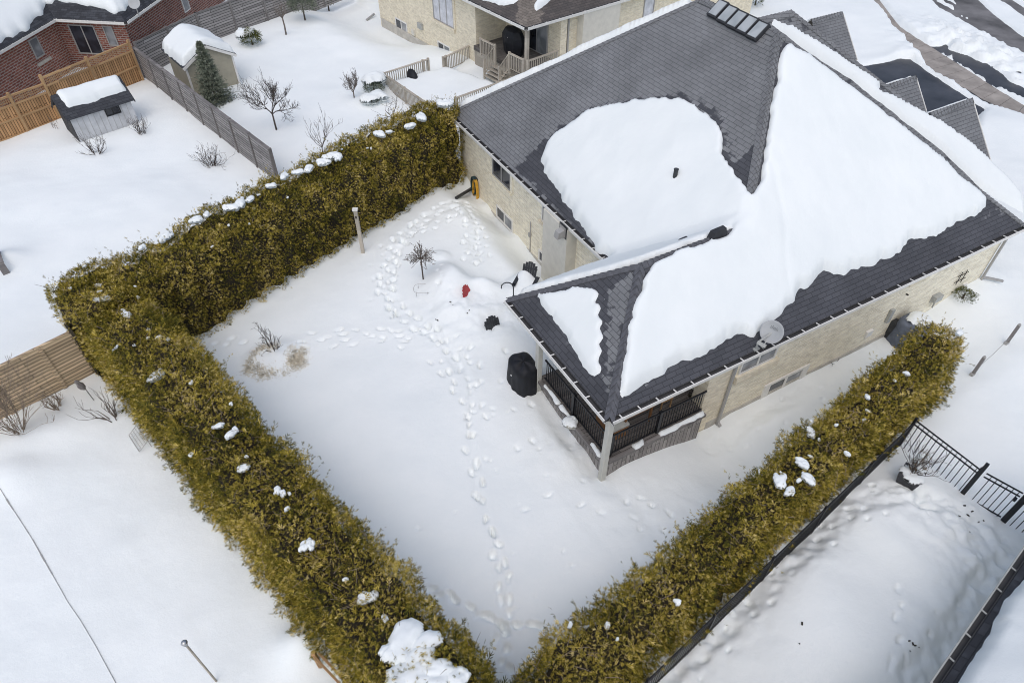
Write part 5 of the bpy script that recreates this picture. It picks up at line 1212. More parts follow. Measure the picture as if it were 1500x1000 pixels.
# grill under a black cover on that porch
P = NW(1.15, 2.2, DK); P = G(752, 62, DK+.6); P[2] = DK
gq = thing('barbecue', P, 'large barbecue under a black cover on the neighbour\'s raised porch', 'barbecue'); k = MB()
k.lathe(P, [(.72, .02), (.76, .3), (.86, .7), (.84, 1.0), (.62, 1.32), (.25, 1.42)], 8, sx=1.1, sy=.62); k.build('cover', 'cover_black', gq)
k = MB(); k.box(P+UP*1.0-E1*.3-E2*.30, E1*.2-E2*.2, (E1+E2)*.01, UP*.02); k.build('label_strip', 'trim_white', gq)
P = G(604, 113, .25); P[2] = .2
um = thing('fire_pit', P, 'dark half-dome cover leaning against the inside of the deck railing', 'fire pit'); k = MB(); k.lathe(P, [(.5, -.05), (.49, .12), (.42, .28), (.28, .42), (.05, .48)], 18, sx=1.05, sy=.55); k.build('dome', 'cover_black', um, smooth=True)

# ------------------------------------------------------------------ red brick house, top left
ZE3 = 3.0
e_ = [G(-150, 160, ZE3), G(80, 27, ZE3), G(183, 32, ZE3), G(228, 0, ZE3)]; e_.append(e_[3]+(e_[3]-e_[2])*6)
rh = thing('neighbour_house', [e_[1][0], e_[1][1], 0], 'red brick house with deep snow on its roof at the top left', 'house')
def miter(pts, off):
    out = []
    for i in range(len(pts)):
        d0 = unit((pts[i]-pts[i-1])*[1, 1, 0]) if i > 0 else None; d1 = unit((pts[i+1]-pts[i])*[1, 1, 0]) if i < len(pts)-1 else None
        if d0 is None: d0 = d1
        if d1 is None: d1 = d0
        n0 = np.array([-d0[1], d0[0], 0]); n1 = np.array([-d1[1], d1[0], 0]); m_ = n0+n1; m_ = m_/np.dot(m_, n0) if abs(np.dot(m_, n0)) > 1e-6 else n0
        out.append(pts[i]+m_*off)
    return out
wl_ = miter(e_, .42); wl2 = miter(e_, .75)
for i in range(4):
    k = MB(); a, b, a2, b2 = wl_[i], wl_[i+1], wl2[i], wl2[i+1]; z = lambda p, zz_: np.array([p[0], p[1], zz_])
    k.slab([z(a, -.4), z(b, -.4), z(b2, -.4), z(a2, -.4)], UP*(ZE3+.3)); k.build('wall', 'brick_red', rh)
up_ = miter(e_, 4.6); ft_ = []
for i in range(4):
    a, b, c1_, c0_ = e_[i], e_[i+1], up_[i+1]+UP*2.5, up_[i]+UP*2.5; d = unit(b-a); nn = np.array([-d[1], d[0], 0]); ft_.append(([a, b, c1_, c0_], (0, d, unit(nn+UP*.543))))
roof_mesh('roof', ft_, 'shingle_black', rh, lambda co: np.full(len(co), .5), .5)
gw, gd = MB(), MB()
for i in range(4): d = unit(e_[i+1]-e_[i]); gutter(gw, gd, e_[i], e_[i+1], np.array([d[1], -d[0], 0]), .13, .12, .8)
g_ = gw.build('gutter', 'trim_white', rh); gd.build('gutter_bed', 'gutter_inside', g_)
k = MB()
for i in range(4): a, b, a2, b2 = e_[i], e_[i+1], wl2[i], wl2[i+1]; k.slab([z(a, ZE3-.13), z(b, ZE3-.13), z(b2, ZE3-.13), z(a2, ZE3-.13)], UP*.02)
k.build('soffit', 'trim_white', rh)
# its snow: a thick blanket with a ragged lower edge
cumL = [0]; 
for i in range(4): cumL.append(cumL[-1]+np.linalg.norm(e_[i+1]-e_[i]))
sN = 130; sv = np.linspace(0, cumL[-1]*.62, sN); tv_ = np.concatenate([[0, .0, .02, .05, .09, .14, .2], np.linspace(.3, 1, 12)])
lowm = np.interp(sv, [0, cumL[1]-2.5, cumL[1]-.6, cumL[1]+.2, cumL[1]+.8, cumL[2]-1.6, cumL[2]-.7, cumL[2], cumL[2]+.8, cumL[3]], [.09, .05, .10, .20, .22, .17, .14, .10, .10, .12])+.03*fbm(sv, sv*0, .5, 3, 4)*2
VV = []; 
for j, t_ in enumerate(tv_):
    for i in range(sN):
        s_ = sv[i]; sg = min(int(np.searchsorted(cumL, s_, 'right')-1), 3); fr = (s_-cumL[sg])/(cumL[sg+1]-cumL[sg]); p_ = e_[sg]+(e_[sg+1]-e_[sg])*fr; q_ = up_[sg]+(up_[sg+1]-up_[sg])*fr+UP*2.5
        tt = lowm[i]+(1-lowm[i])*t_; hh_ = 0 if j == 0 else .36*math.sqrt(min(1, max(0, 1-(1-min(t_/.14, 1))**2)) if t_ < .14 else 1)+(.09 if j == 1 else 0)
        w_ = p_+(q_-p_)*tt; hh_ = hh_+.05*float(fbm(w_[0], w_[1], 1.5, 2, 2)) if j > 0 else -.02; VV.append(w_+UP*hh_)
id_ = np.arange(sN*len(tv_)).reshape(len(tv_), sN); Qs = np.stack([id_[:-1, :-1].ravel(), id_[:-1, 1:].ravel(), id_[1:, 1:].ravel(), id_[1:, :-1].ravel()], 1)
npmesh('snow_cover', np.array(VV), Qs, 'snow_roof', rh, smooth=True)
def red_win(seg, pl, name='window', **kw):
    a, b = wl_[seg], wl_[seg+1]; d = unit((b-a)*[1, 1, 0]); out = np.array([d[1], -d[0], 0]); A_ = np.array([a[0], a[1], 0])
    pp = [RP(x, y, A_, out) for x, y in pl]; s_ = [(p-A_)@d for p in pp]; u0 = (s_[0]+s_[3])/2; u1 = (s_[1]+s_[2])/2; z1 = min((pp[0][2]+pp[1][2])/2, ZE3-.25); z0 = (pp[2][2]+pp[3][2])/2
    return window(name, A_+d*u0+UP*z0, d, out, u1-u0, z1-z0, parent=rh, **kw)
red_win(0, [(41, 60), (53, 51), (64, 80), (53, 88)], frame='frame_grey', panes=1, glass='glass_pale', sill=None)
k = MB(); a, b = wl_[0], wl_[1]; d = unit((b-a)*[1, 1, 0]); out = np.array([d[1], -d[0], 0]); Ps = RP(64, 90, np.array([a[0], a[1], 0]), out); k.box(Ps, d*.55, out*.1, UP*.07); k.build('sill', 'concrete', rh)
red_win(1, [(100, 36), (140, 37), (150, 78), (117, 80)], 'patio_door', frame='frame_grey', panes=2, glass='glass_dark', curtain=(), sill=None)
red_win(1, [(151, 38), (166, 38), (172, 66), (160, 68)], frame='frame_grey', panes=1, glass='glass_pale')
red_win(3, [(262, -30), (270, -36), (273, 18), (265, 24)], frame='trim_white', panes=1, glass='glass_pale')
Pq = wl_[3]+(wl_[4]-wl_[3])*.22
# small grey dish on that roof
Pd_ = e_[2]*.55+up_[2]*.45; Pd_ = G(198, 8, 3.9)
dsh = thing('satellite_dish', Pd_, 'small grey satellite dish on the snowy roof of the red brick house', 'satellite dish'); k = MB(); k.tube([Pd_-UP*.6, Pd_], .03, 6); k.build('mast', 'frame_grey', dsh)
k = MB(); k.lathe(Pd_+UP*.1, [(.02, -.03), (.2, 0), (.32, .06), (.31, .065), (.19, .01), (.02, -.015)], 20, axis=unit([.1, -.8, .6])); k.build('dish', 'dish_grey', dsh, smooth=True)

# ------------------------------------------------------------------ garden sheds
def shed(name, base, wall_h, ridge_h, label, wall_mat, roof_mat, trim_mat, ridge_along, over=.18, T=.3, margin=(.12, .12, .35, .1), snow_full=False):
    """base: near-left, near-right, far-right, far-left ground corners; ridge runs along base[0]->base[1] ('long') or across it"""
    A, B, Cc, D = [np.array([p[0], p[1], 0]) for p in base]; t = thing(name, (A+B+Cc+D)/4, label, 'shed')
    ex = unit(B-A); ey = unit(D-A); W_ = np.linalg.norm(B-A); Dp = np.linalg.norm(D-A)
    k = MB(); k.slab([A-UP*.2, B-UP*.2, Cc-UP*.2, D-UP*.2], UP*(wall_h+.2))
    if ridge_along == 'long':
        m0_, m1_ = (A+D)/2, (B+Cc)/2
        k.slab([A+UP*wall_h, D+UP*wall_h, m0_+UP*(ridge_h-.06)], ex*.1); k.slab([B+UP*wall_h-ex*.1, Cc+UP*wall_h-ex*.1, m1_-ex*.1+UP*(ridge_h-.06)], ex*.1)
        r0_, r1_ = m0_-ex*over, m1_+ex*over; sides = [(A-ex*over, B+ex*over, -ey), (D-ex*over, Cc+ex*over, ey)]; half = Dp/2
    else:
        m0_, m1_ = (A+B)/2, (D+Cc)/2
        k.slab([A+UP*wall_h, B+UP*wall_h, m0_+UP*(ridge_h-.06)], ey*.1); k.slab([D+UP*wall_h-ey*.1, Cc+UP*wall_h-ey*.1, m1_+UP*(ridge_h-.06)-ey*.1], ey*.1)
        r0_, r1_ = m0_-ey*over, m1_+ey*over; sides = [(A-ey*over, D+ey*over, -ex), (B-ey*over, Cc+ey*over, ex)]; half = W_/2
    k.build('wall', wall_mat, t)
    sl = (ridge_h-wall_h)/half; R0_, R1_ = r0_+UP*ridge_h, r1_+UP*ridge_h; k = MB(); dl = unit(R1_-R0_)
    for (s0, s1, od) in sides:
        a = s0+od*over+UP*(wall_h-sl*over); b = s1+od*over+UP*(wall_h-sl*over); k.slab([a, b, R1_, R0_], UP*.05)
    rf = k.build('roof', roof_mat, t)
    k = MB()
    for Rr_, e0 in ((R0_, 0), (R1_, 1)):
        for (s0, s1, od) in sides:
            a = (s0, s1)[e0]+od*over+UP*(wall_h-sl*over); sg = -dl if e0 == 0 else dl; k = MB(); k.beam(Rr_+sg*.015-UP*.05, a+sg*.015-UP*.05, .03, .14); k.build('bargeboard', trim_mat, t)
    # snow over the ridge, in local coords: a along ridge, b across (signed)
    o0 = r0_; L = np.linalg.norm(r1_-r0_); od1 = -sides[0][2]*-1
    zf = lambda a, b: ridge_h+.05-sl*np.sqrt(np.asarray(b)**2+.02)
    tw_ = lambda a, b, z: o0+np.outer(a, dl)+np.outer(b, sides[0][2])+np.outer(z, UP)
    m = margin; hb = half+over
    snow_sheet('snow_cover', [(m[0], -hb+m[3]), (L-m[1], -hb+m[3]), (L-m[1], hb-m[2]), (m[0], hb-m[2])], zf, T, t, .08, .28, tw_, rag=.05, seed=8)
    return t, (A, B, ex, ey, W_, wall_h)
a0, a1 = G(118, 208), G(204, 180); ex = unit(a1-a0); ey = np.array([-ex[1], ex[0], 0])
t_, (A, B, ex, ey, W_, wh) = shed('garden_shed', [a0, a1, a1+ey*1.9, a0+ey*1.9], 1.35, 2.1, 'small pale grey shed with a dark roof, little window and snow slab', 'siding_grey', 'shingle_black', 'dark_cap', 'long', .16, .30, (.30, .06, .42, .05))
k = MB(); nst = 11
for i in range(1, nst): k.box(A+ex*W_*i/nst-ey*.008+UP*wh*.45, ex*.007, ey*.008, UP*wh*.55)
k.build('batten', 'frame_grey', t_)
window('window', A+ex*W_*.55-ey*.0+UP*(wh-.56), ex, -ey, .72, .42, 2, 'black_metal', 'glass_dark', .05, parent=t_)
k = MB(); k.box((A+A+ey*1.9)/2+UP*.55-ex*.015, ey*.94, ex*.012, UP*.78); k.build('side_panel', 'dark_cap', t_)
a0, a1 = G(286, 141), G(351, 122); ex = unit(a1-a0); ey = np.array([-ex[1], ex[0], 0])
t_, (A, B, ex, ey, W_, wh) = shed('garden_shed', [a0, a1, a1+ey*2.9, a0+ey*2.9], 1.75, 2.5, 'olive garden shed with white trim under a dome of snow', 'siding_olive', 'shingle_black', 'trim_white', 'cross', .2, .42, (.06, .05, .05, .05))
k = MB()
for p in (A, B): k.box(p-ey*.012+UP*wh*.45, ex*.05, ey*.02, UP*wh*.55)
k.box(A-ex*.012+ey*.06+UP*wh*.45, ex*.02, ey*.05, UP*wh*.55); k.build('corner_trim', 'trim_white', t_)

# ------------------------------------------------------------------ roof corner of the house at the bottom right
q0, q1 = G(1500, 822, 2.7), G(1379, 1000, 2.7); dq = unit(q0-q1); q0 = q0+dq*4; q1 = q1-dq*5; oq = np.array([dq[1], -dq[0], 0]);  oq = oq if oq[0] > 0 else -oq
bh = thing('neighbour_house', [(q0[0]+q1[0])/2+oq[0], (q0[1]+q1[1])/2+oq[1], 0], 'snow-covered roof edge with a pale gutter at the bottom right corner', 'house')
k = MB(); k.slab([q1+oq*.35-UP*3, q0+oq*.35-UP*3, q0+oq*7-UP*3, q1+oq*7-UP*3], UP*2.85); k.build('wall', 'stucco', bh)
roof_mesh('roof', [([q1, q0, q0+oq*5+UP*2.5, q1+oq*5+UP*2.5], (0, dq, unit(oq+UP*.5)))], 'shingle_black', bh, lambda co: np.full(len(co), .6), .4)
gw, gd = MB(), MB(); gutter(gw, gd, q1, q0, -oq, .14, .12, .75); g_ = gw.build('gutter', 'meter_grey', bh); gd.build('gutter_bed', 'gutter_inside', g_)
k = MB(); k.beam(q1+oq*.02-UP*.1, q0+oq*.02-UP*.1, .03, .2); k.build('fascia', 'frame_grey', bh)
Lq = np.linalg.norm(q0-q1); pl_ = [(0, .12), (Lq*.2, .15), (Lq*.4, .18), (Lq*.5, .16), (Lq*.6, .10), (Lq*.7, .18), (Lq*.85, .12), (Lq, .15), (Lq, 4.9), (0, 4.9)]
snow_sheet('snow_cover', pl_, lambda a, b: q1[2]+.5*b, .3, bh, .1, .3, lambda a, b, z: (q1*[1, 1, 0])+np.outer(a, dq)+np.outer(b, oq)+np.outer(z, UP), rag=.04)
Pz = G(1424, 928, .25); k = MB(); k.beam(Pz+oq*.6+UP*.1, Pz-oq*.12, .1, .09); k.build('downspout', 'plastic_dark', bh)

# ------------------------------------------------------------------ things in the yard
def cloth_box(name, P, ax, ay, hx, hy, h, top, mat, parent, folds=9, amp=.05, n=56, flare=1.12, seed=0):
    """a fabric cover over a box: sagging sides with folds"""
    r_ = np.random.default_rng(seed); ring = []; prof = [(-.12, flare+.02), (0, flare), (h*.35, 1.05), (h*.75, 1.0), (h*.93, .98), (h, top), (h+.03, top*.55), (h+.035, .02)]
    V = []; ph = r_.uniform(0, 6.28, 4)
    for (z_, s_) in prof:
        for i in range(n):
            q_ = 2*math.pi*i/n; cx, sx = math.cos(q_), math.sin(q_); e = 3.2; rr = (abs(cx)**e+abs(sx)**e)**(-1/e)
            fo = amp*(1-z_/(h*1.05))*(.6*math.sin(folds*q_+ph[0])+.4*math.sin((folds*1.7)*q_+ph[1]))
            V.append(np.array(P)+ax*hx*rr*cx*(s_+fo)+ay*hy*rr*sx*(s_+fo)+UP*(z_+.02*math.sin(5*q_+ph[2])))
    Q = []
    for j in range(len(prof)-1):
        for i in range(n): Q.append([j*n+i, j*n+(i+1) % n, (j+1)*n+(i+1) % n, (j+1)*n+i])
    return npmesh(name, np.array(V), np.array(Q), mat, parent, smooth=True)
P = GP(766, 561); bq = thing('barbecue', P, 'barbecue wrapped in a wrinkled black cover standing in the snow beside the porch post', 'barbecue')
cloth_box('cover', P, HU, HV, .40, .52, 1.02, .78, 'cover_black', bq, 8, .07, flare=1.08, seed=3); k = MB(); k.box(P+UP*.62-HU*.45, HU*.01, HV*.025, UP*.02); k.build('tag', 'trim_white', bq)
P = HW(13.4, -.36, gz(*HW(13.4, -.36)[:2])); ac = thing('air_conditioner', P, 'air conditioner under a blue-grey cloth cover capped with snow against the house side wall', 'air conditioner')
cloth_box('cover', P, HU, HV, .56, .48, 1.05, .86, 'cover_blue', ac, 7, .06, seed=5); lump('snow_cover', P+UP*1.08+HU*.06, .46, .38, .14, azh*0+R(30), ac, lobes=1, seed=4)
k = MB(); k.box(P+HU*-.35+HV*.5+UP*.3, HU*.14, HV*.12, UP*.5); k.build('pipe_cover', 'plastic_dark', ac)
def adirondack(name, px, py, face, label, mat, sink=.0, scale=1.0, tilt=0.0):
    """wooden-slat garden chair; face = azimuth the sitter looks at"""
    P = GP(px, py, -sink); t = thing(name, P, label, 'chair', 'garden chairs buried in the snow'); fz = np.array([math.sin(face), math.cos(face), 0]); sd_ = np.array([fz[1], -fz[0], 0]); tl = math.tan(tilt)
    bk = unit(-fz*.45+UP*1.0); k = MB()
    for i in range(6):
        o = (i-2.5)*.095; hgt = .84-.022*abs(i-2.5)**2; k.box(P+UP*.30-fz*.18+sd_*o*(1.0)+bk*hgt/2, sd_*.043, np.cross(sd_, bk)*.011, bk*hgt/2)
    for h_ in (.18, .55): k.box(P+UP*.30-fz*.18-fz*.03+bk*h_, sd_*.29, np.cross(sd_, bk)*.012, bk*.035)
    k.build('backrest', mat, t); k = MB()
    for i in range(5): k.box(P+UP*(.30+.02*i)+fz*(-.12+.1*i), sd_*.28, fz*.042, UP*.011)
    k.build('seat', mat, t)
    for s_ in (-1, 1):
        k = MB(); k.box(P+UP*.56+sd_*s_*.36+fz*.05, sd_*.07, fz*.38, UP*.013); k.lathe(P+UP*.56+sd_*s_*.36+fz*.43, [(.07, -.013), (.07, .013)], 14); k.build('armrest', mat, t)
        k = MB(); k.box(P+UP*.22+sd_*s_*.33+fz*.34, sd_*.014, fz*.05, UP*.34); k.build('leg', mat, t)
        k = MB(); k.beam(P+UP*.36+sd_*s_*.30+fz*.36, P-UP*.05+sd_*s_*.30-fz*.45, .03, .1); k.build('leg', mat, t)
    return t
adirondack('garden_chair', 771, 408, R(200), 'dark slatted garden chair with only its fan-shaped back above a mound of snow', 'plastic_dark', .64)
adirondack('garden_chair', 729, 486, R(150), 'dark slatted garden chair tipped back in the snow near the porch roof corner', 'plastic_dark', .72)
adirondack('garden_chair', 699, 436, R(105), 'bright red garden chair nearly buried in snow', 'plastic_red', .63)
# shepherd's hook, ring, posts
P = GP(752, 448); t = thing('plant_hook', P, 'dark curved plant hook standing in the snow by the porch eave', 'plant hook'); k = MB()
pts = [P-UP*.2, P+UP*.9]+[P+UP*(.9+.22*math.sin(a))+np.array([-.22+.22*math.cos(a), 0, 0]) for a in np.linspace(.2, 3.4, 9)]; k.tube(pts, .022, 6); k.build('hook', 'plastic_dark', t)
P = GP(620, 426); k = MB(); t = thing('plant_ring', P, 'thin wire plant ring sticking out of the snow below the ball-shaped tree', 'plant support')
k.tube([P+UP*.12+np.array([.36*math.cos(a), .30*math.sin(a), .03*math.sin(3*a)]) for a in np.linspace(0, 6.283, 28)], .008, 4)
for a in (.4, 2.2, 4.0, 5.3): q_ = P+np.array([.36*math.cos(a), .30*math.sin(a), 0]); k.tube([q_-UP*.1, q_+UP*.15], .008, 4)
k.build('ring', 'frame_grey', t)
P = GP(532, 370); t = thing('wooden_post', P, 'pale square wooden post standing alone in front of the back hedge', 'post'); k = MB(); k.box(P+UP*.95, np.array([.065, 0, 0]), np.array([0, .065, 0]), UP*1.1); k.build('post', 'wood_greige', t); k = MB(); k.box(P+UP*2.07, np.array([.10, 0, 0]), np.array([0, .085, 0]), UP*.035); k.build('cap', 'trim_white', t)
k = MB(); k.box(P+UP*1.75+np.array([0, -.07, 0]), np.array([.03, 0, 0]), np.array([0, .012, 0]), UP*.05); k.build('bracket', 'debris', t)
# hose on the wall and drain extension
P = RP(699, 276, WL0, -HU); t = thing('garden_hose', P, 'coiled yellow and dark teal garden hose hanging on the back wall of the bungalow', 'hose')
for (mt_, sg, nm) in (('hose_yellow', .10, 'yellow_loops'), ('hose_teal', -.06, 'teal_loops')):
    k = MB()
    for i in range(4):
        k.tube([P-HU*(.08+.035*i)+HV*(-sg+(.17+.012*i)*math.cos(a))+UP*((.62 if sg > 0 else .46)*math.sin(a)+(-.08 if sg > 0 else .16)) for a in np.linspace(0, 6.283, 22)], .026, 6)
    k.build(nm, mt_, t, smooth=True)
k = MB(); k.box(P-HU*.08+UP*.52, HV*.12, HU*.08, UP*.05); k.build('hanger', 'plastic_dark', t)
pA, pB = GP(668, 292), GP(692, 280); t = thing('drain_pipe', pA, 'dark drain extension lying on the snow below the hose', 'pipe'); k = MB(); k.beam(pA+UP*.06, pB+UP*.16, .12, .09); k.build('pipe', 'plastic_dark', t)
pA, pB = GP(537, 31), GP(549, 25); t = thing('drain_pipe', pA, 'grey drain extension at the far corner of the tan brick house', 'pipe'); k = MB(); k.beam(pA+UP*.06, pB+UP*.2, .13, .1); k.build('pipe', 'frame_grey', t)
# satellite dish on the side eave
P = HW(5.55, -.12, 3.05); t = thing('satellite_dish', P, 'pale grey satellite dish bolted to the right-hand eave of the bungalow', 'satellite dish')
Pd_ = G(1131, 486, 3.15); nd_ = unit(CAMP-Pd_+np.array([-9.0, -3.0, 4.0])); ref_ = unit(UP-nd_*(UP@nd_)); sid = np.cross(ref_, nd_)
k = MB(); k.lathe(Pd_, [(.005, -.06), (.16, -.045), (.28, -.005), (.345, .04), (.335, .045), (.27, .012), (.15, -.022), (.005, -.036)], 36, axis=nd_, sx=1.0, sy=1.0); dish_ = k.build('dish', 'dish_grey', t, smooth=True)
mt = HW((Pd_-HO)@HU-.45, .02, ZE+.02); k = MB(); k.tube([mt, mt+UP*.28, Pd_-nd_*.08], [.03, .03, .03], 8); k.box(mt, HU*.1, HV*.06, UP*.03); k.tube([mt+HU*.2-HV*.1, mt+UP*.25], .015, 5); k.build('mast', 'meter_grey', t)
Pl = Pd_+nd_*.36-ref_*.42; k = MB(); k.tube([Pd_-ref_*.30+nd_*.02, Pd_-ref_*.44+nd_*.10, Pl], .02, 6); k.box(Pl+nd_*.02, sid*.13, ref_*.05, nd_*.05); k.build('feed_arm', 'meter_grey', t)
fcu = bpy.data.curves.new('lettering', 'FONT'); fcu.body = 'Bell'; fcu.size = .17; fcu.extrude = .003; fcu.align_x = 'CENTER'; fcu.align_y = 'CENTER'
fo_ = bpy.data.objects.new('lettering', fcu); COL.objects.link(fo_); bpy.context.view_layer.update()
me_ = bpy.data.meshes.new_from_object(fo_.evaluated_get(bpy.context.evaluated_depsgraph_get())); bpy.data.objects.remove(fo_)
from mathutils import Matrix
me_.transform(Matrix((( *(-sid*-1), ), tuple(ref_), tuple(nd_))).transposed().to_4x4()); me_.transform(Matrix.Translation(Vector(Pd_+ref_*.13+nd_*-.012-np.array(t.location))))
lt = bpy.data.objects.new('lettering', me_); COL.objects.link(lt); lt.parent = t; me_.materials.clear(); me_.materials.append(M['dish_logo'])
# planter with a dead plant by the black fence
P = GP(1329, 704); t = thing('planter', P, 'square dark planter full of snow holding a tall dead brown plant by the metal fence', 'planter')
k = MB(); ux, uy = unit(dg), np.cross(UP, unit(dg)); k.hexa([P-ux*.22-uy*.22-UP*.1, P+ux*.22-uy*.22-UP*.1, P+ux*.22+uy*.22-UP*.1, P-ux*.22+uy*.22-UP*.1], [P-ux*.29-uy*.29+UP*.36, P+ux*.29-uy*.29+UP*.36, P+ux*.29+uy*.29+UP*.36, P-ux*.29+uy*.29+UP*.36]); k.build('pot', 'brown_pot', t)
k = MB(); k.lathe(P+UP*.34, [(.30, 0), (.29, .05), (.2, .09), (.02, .1)], 4); lump('snow_cover', P+UP*.34, .33, .33, .12, .8, t, lobes=0, seed=2)
rnd = np.random.default_rng(8); k = MB(); k2 = []
for i in range(16):
    a = rnd.uniform(0, 6.28); grow(k, P+UP*.36+np.array([math.cos(a), math.sin(a), 0])*.06, unit(np.array([math.cos(a)*.28+.12, math.sin(a)*.28+.1, 1])), .62*rnd.uniform(.7, 1.2), .012, 2, .35, rnd, .3, 4, (1, 3), 3, .7)
k.build('stem', 'bark', t)
n = 260; hz = rnd.uniform(.45, 1.15, n); a = rnd.random(n)*6.28; rr = rnd.uniform(.02, .2, n)
Pp = P+np.stack([rr*np.cos(a)+.12*hz, rr*np.sin(a)+.1*hz, hz], 1); D = rnd.normal(0, 1, (n, 3)); V, Q, tvv = sprays(Pp, D, np.cross(D, rnd.normal(0, 1, (n, 3))), rnd.uniform(.05, .11, n), rnd.uniform(.1, .9, n)); npmesh('dead_leaf', V, Q, 'dead_leaf', t)
for i in range(5): lump('snow_clump', P+np.array([.1*rnd.normal()+.08, .1*rnd.normal()+.06, .6+.12*i]), .09, .07, .05, i, t, seed=i+30)
# porch furniture
P = HW(1.7, 1.0, DZ); t = thing('patio_table', P, 'brown wooden table under the porch roof behind the black railing', 'table'); k = MB(); k.box(P+UP*.72, HU*.55, HV*.42, UP*.02); k.build('tabletop', 'wood_furniture', t)
for sx in (-1, 1):
    for sy in (-1, 1): k = MB(); k.box(P+HU*.48*sx+HV*.36*sy+UP*.35, HU*.03, HV*.03, UP*.35); k.build('leg', 'wood_furniture', t)
P = HW(.98, .95, DZ); t = thing('storage_box', P, 'pale cushioned bench just inside the porch corner', 'bench'); k = MB(); k.box(P+UP*.22, HU*.3, HV*.42, UP*.22); k.build('base', 'wood_furniture', t, bevel=.01); k = MB(); k.box(P+UP*.49, HU*.32, HV*.44, UP*.05); k.build('cushion', 'paint_greige', t, bevel=.02)
P = HW(2.9, .95, DZ); t = thing('wooden_chair', P, 'orange-brown wooden chair on the porch beside the brown table', 'chair'); k = MB(); k.box(P+UP*.44, HU*.22, HV*.22, UP*.02); k.build('seat', 'wood_tan', t); k = MB()
for o in (-.15, 0, .15): k.box(P+HU*.21+HV*o+UP*.72, HU*.012, HV*.04, UP*.26)
k.box(P+HU*.21+UP*.96, HU*.015, HV*.22, UP*.04); k.build('backrest', 'wood_tan', t)
for sx in (-1, 1):
    for sy in (-1, 1): k = MB(); k.box(P+HU*.19*sx+HV*.19*sy+UP*.21, HU*.02, HV*.02, UP*.21); k.build('leg', 'wood_tan', t)
# round tray of snow hanging outside the porch railing
P = HW(.0, 1.72, DZ+.02); t = thing('bird_bath', P, 'round pale dish heaped with snow on the outer edge of the porch', 'bird bath'); k = MB(); k.lathe(P, [(.08, -.12), (.16, -.1), (.2, .02), (.21, .05), (.19, .05)], 20); k.build('bowl', 'stucco', t, smooth=True); lump('snow_cover', P+UP*.05, .24, .24, .13, 0, t, lobes=0, seed=3)
# left part of the photo
P = GP(207, 656); t = thing('wire_rack', P, 'small wire trellis panel lying tilted on the snow at the foot of the hedge', 'trellis'); k = MB()
c4 = [GP(191, 641)+UP*.12, GP(206, 633)+UP*.35, GP(222, 654)+UP*.3, GP(205, 663)+UP*.06]
for i in range(4): k.tube([c4[i], c4[(i+1) % 4]], .012, 5)
for f0 in np.linspace(.12, .88, 6): k.tube([c4[0]+(c4[3]-c4[0])*f0, c4[1]+(c4[2]-c4[1])*f0], .006, 4)
for f0 in (.25, .5, .75): k.tube([c4[0]+(c4[1]-c4[0])*f0, c4[3]+(c4[2]-c4[3])*f0], .006, 4)
k.build('frame', 'frame_grey', t); k = MB(); k.tube([c4[1], c4[1]-UP*.4], .012, 5); k.tube([c4[2], c4[2]-UP*.4], .012, 5); k.build('leg', 'frame_grey', t)
P = GP(134, 583); t = thing('garden_ornament', P, 'small grey bird-shaped garden ornament on a thin stake by the leaning shrub', 'ornament'); k = MB(); k.tube([P-UP*.1+np.array([.14, -.1, 0]), P+UP*.5], .012, 5); k.build('stake', 'debris', t); k = MB(); k.lathe(P+UP*.42+np.array([-.02, 0, 0]), [(.02, 0), (.10, .08), (.12, .2), (.07, .30), (.08, .36), (.02, .42)], 10, sx=1.1, sy=.6, axis=unit([-.5, .25, .6])); k.build('body', 'wood_grey_post', t, smooth=True)
P = GP(6, 392); t = thing('garden_bench', P, 'dark grey wooden bench end poking out of the snow at the left edge', 'bench'); dl_ = unit(G(18, 400)-G(0, 352)); nl_ = np.array([-dl_[1], dl_[0], 0]); k = MB(); k.beam(P+UP*.42-dl_*.9, P+UP*.42+dl_*.42, .26, .05); k.build('seat', 'wood_grey_post', t)
k = MB(); k.beam(P+UP*.7-dl_*.9+nl_*-.28, P+UP*.7+dl_*.2-nl_*.28, .05, .2); k.build('backrest', 'plastic_dark', t); k = MB(); k.box(P+UP*.2+dl_*.35, dl_*.04, nl_*.12, UP*.3); k.build('leg', 'wood_grey_post', t); k = MB(); k.box(P+UP*.2-dl_*.75, dl_*.04, nl_*.12, UP*.3); k.build('leg', 'wood_grey_post', t)
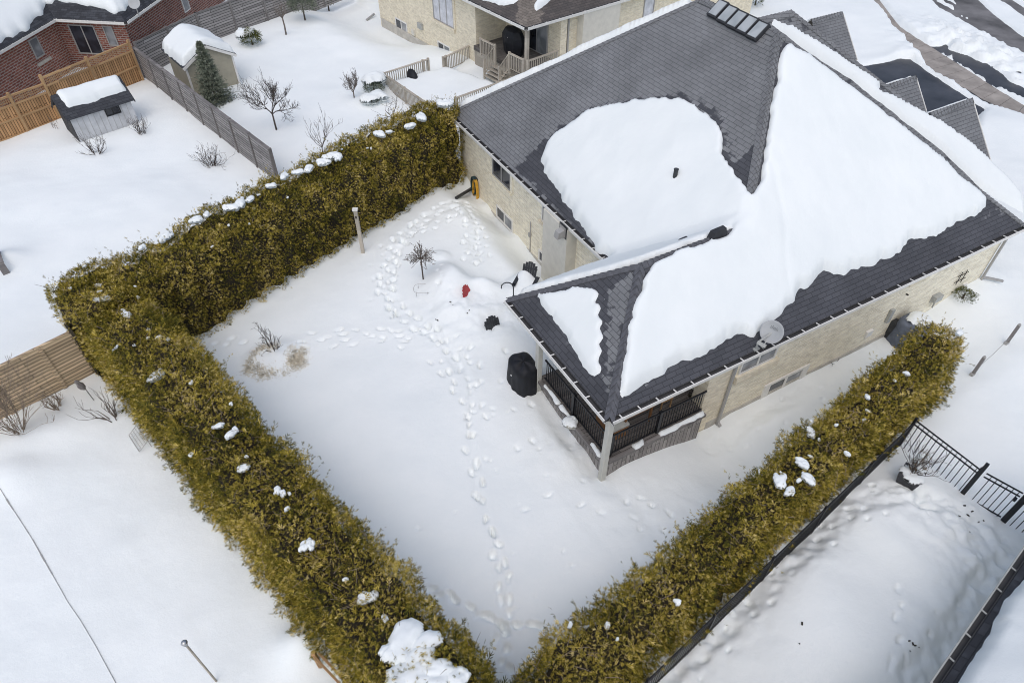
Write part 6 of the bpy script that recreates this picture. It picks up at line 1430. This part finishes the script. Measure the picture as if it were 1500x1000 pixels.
# thin dark edging line in the lower-left snow, pole, two loose wooden boards
pts = [(0, 715), (14, 738), (30, 762), (48, 790), (66, 822), (82, 850), (100, 882), (118, 908), (140, 945), (172, 1004)]; k = MB(); r_ = np.random.default_rng(4)
for i in range(len(pts)-1):
    p, q_ = np.array(pts[i], float), np.array(pts[i+1], float)
    for j in range(3):
        s0, s1 = p+(q_-p)*j/3, p+(q_-p)*(j+1)/3; wd = .012+.02*max(0, r_.normal(.3, .6)) if i < 5 else .010
        k.beam(GP(*s0)+UP*.003, GP(*s1)+UP*.003, wd, .03)
t = tag(k.build('pool_edging', 'frame_grey'), 'thin dark edging strip surfacing in a long line through the lower-left snow', 'edging')
P = G(270, 941, 2.3); P[2] = 0; t = thing('clothes_pole', P, 'thin pale metal pole with a round cap at the bottom left', 'pole'); k = MB(); k.tube([P-UP*.2, P+UP*2.3], .024, 10); k.build('pole', 'wood_greige', t); k = MB(); k.lathe(P+UP*2.26, [(.03, -.1), (.045, -.06), (.03, -.02), (.06, 0), (.07, .05), (.05, .09), (.01, .1)], 16); k.build('cap', 'silver', t, smooth=True)
P = G(456, 958, 1.3); P[2] = 0; t = thing('wooden_boards', P, 'pair of leaning tan wooden boards against the outer foot of the long hedge at the bottom', 'trellis'); k = MB(); dz_ = unit(G(500, 1003, 1.0)-G(456, 957, 1.3)); p0_ = G(456, 957, 1.0)  # two boards and a post of unknown purpose, not identified as a trellis
k.beam(p0_, p0_+dz_*1.6, .05, .05); k.build('rail', 'wood_tan', t); k = MB(); k.beam(p0_+np.array([.16, .02, 0]), p0_+dz_*1.6+np.array([.16, .02, 0]), .05, .05); k.build('rail', 'wood_tan', t); k = MB(); k.box(p0_+np.array([.06, .0, -.35]), np.array([.04, 0, 0]), np.array([0, .04, 0]), UP*.42); k.build('post', 'wood_tan', t)
# specks of bark and leaves on the snow
k = MB(); r_ = np.random.default_rng(2)
for (x, y, m, s_) in [(640, 472, 3, 10), (687, 457, 2, 5), (1418, 748, 5, 14), (1337, 946, 7, 10), (1180, 905, 2, 40), (1440, 770, 3, 20), (660, 440, 2, 10), (1080, 290, 1, 3)]:
    for i in range(m):
        q_ = GP(x+r_.normal()*s_*.5, y+r_.normal()*s_*.5); s2 = r_.uniform(.012, .04); dv = unit(r_.normal(0, 1, 3)*[1, 1, .2]); k.box(q_+UP*.015, dv*s2, np.cross(UP, dv)*s2*.5, UP*.012)
tag(k.build('twig_litter', 'debris'), 'dark bits of bark and leaves scattered on the trampled snow', 'litter', kind='stuff')
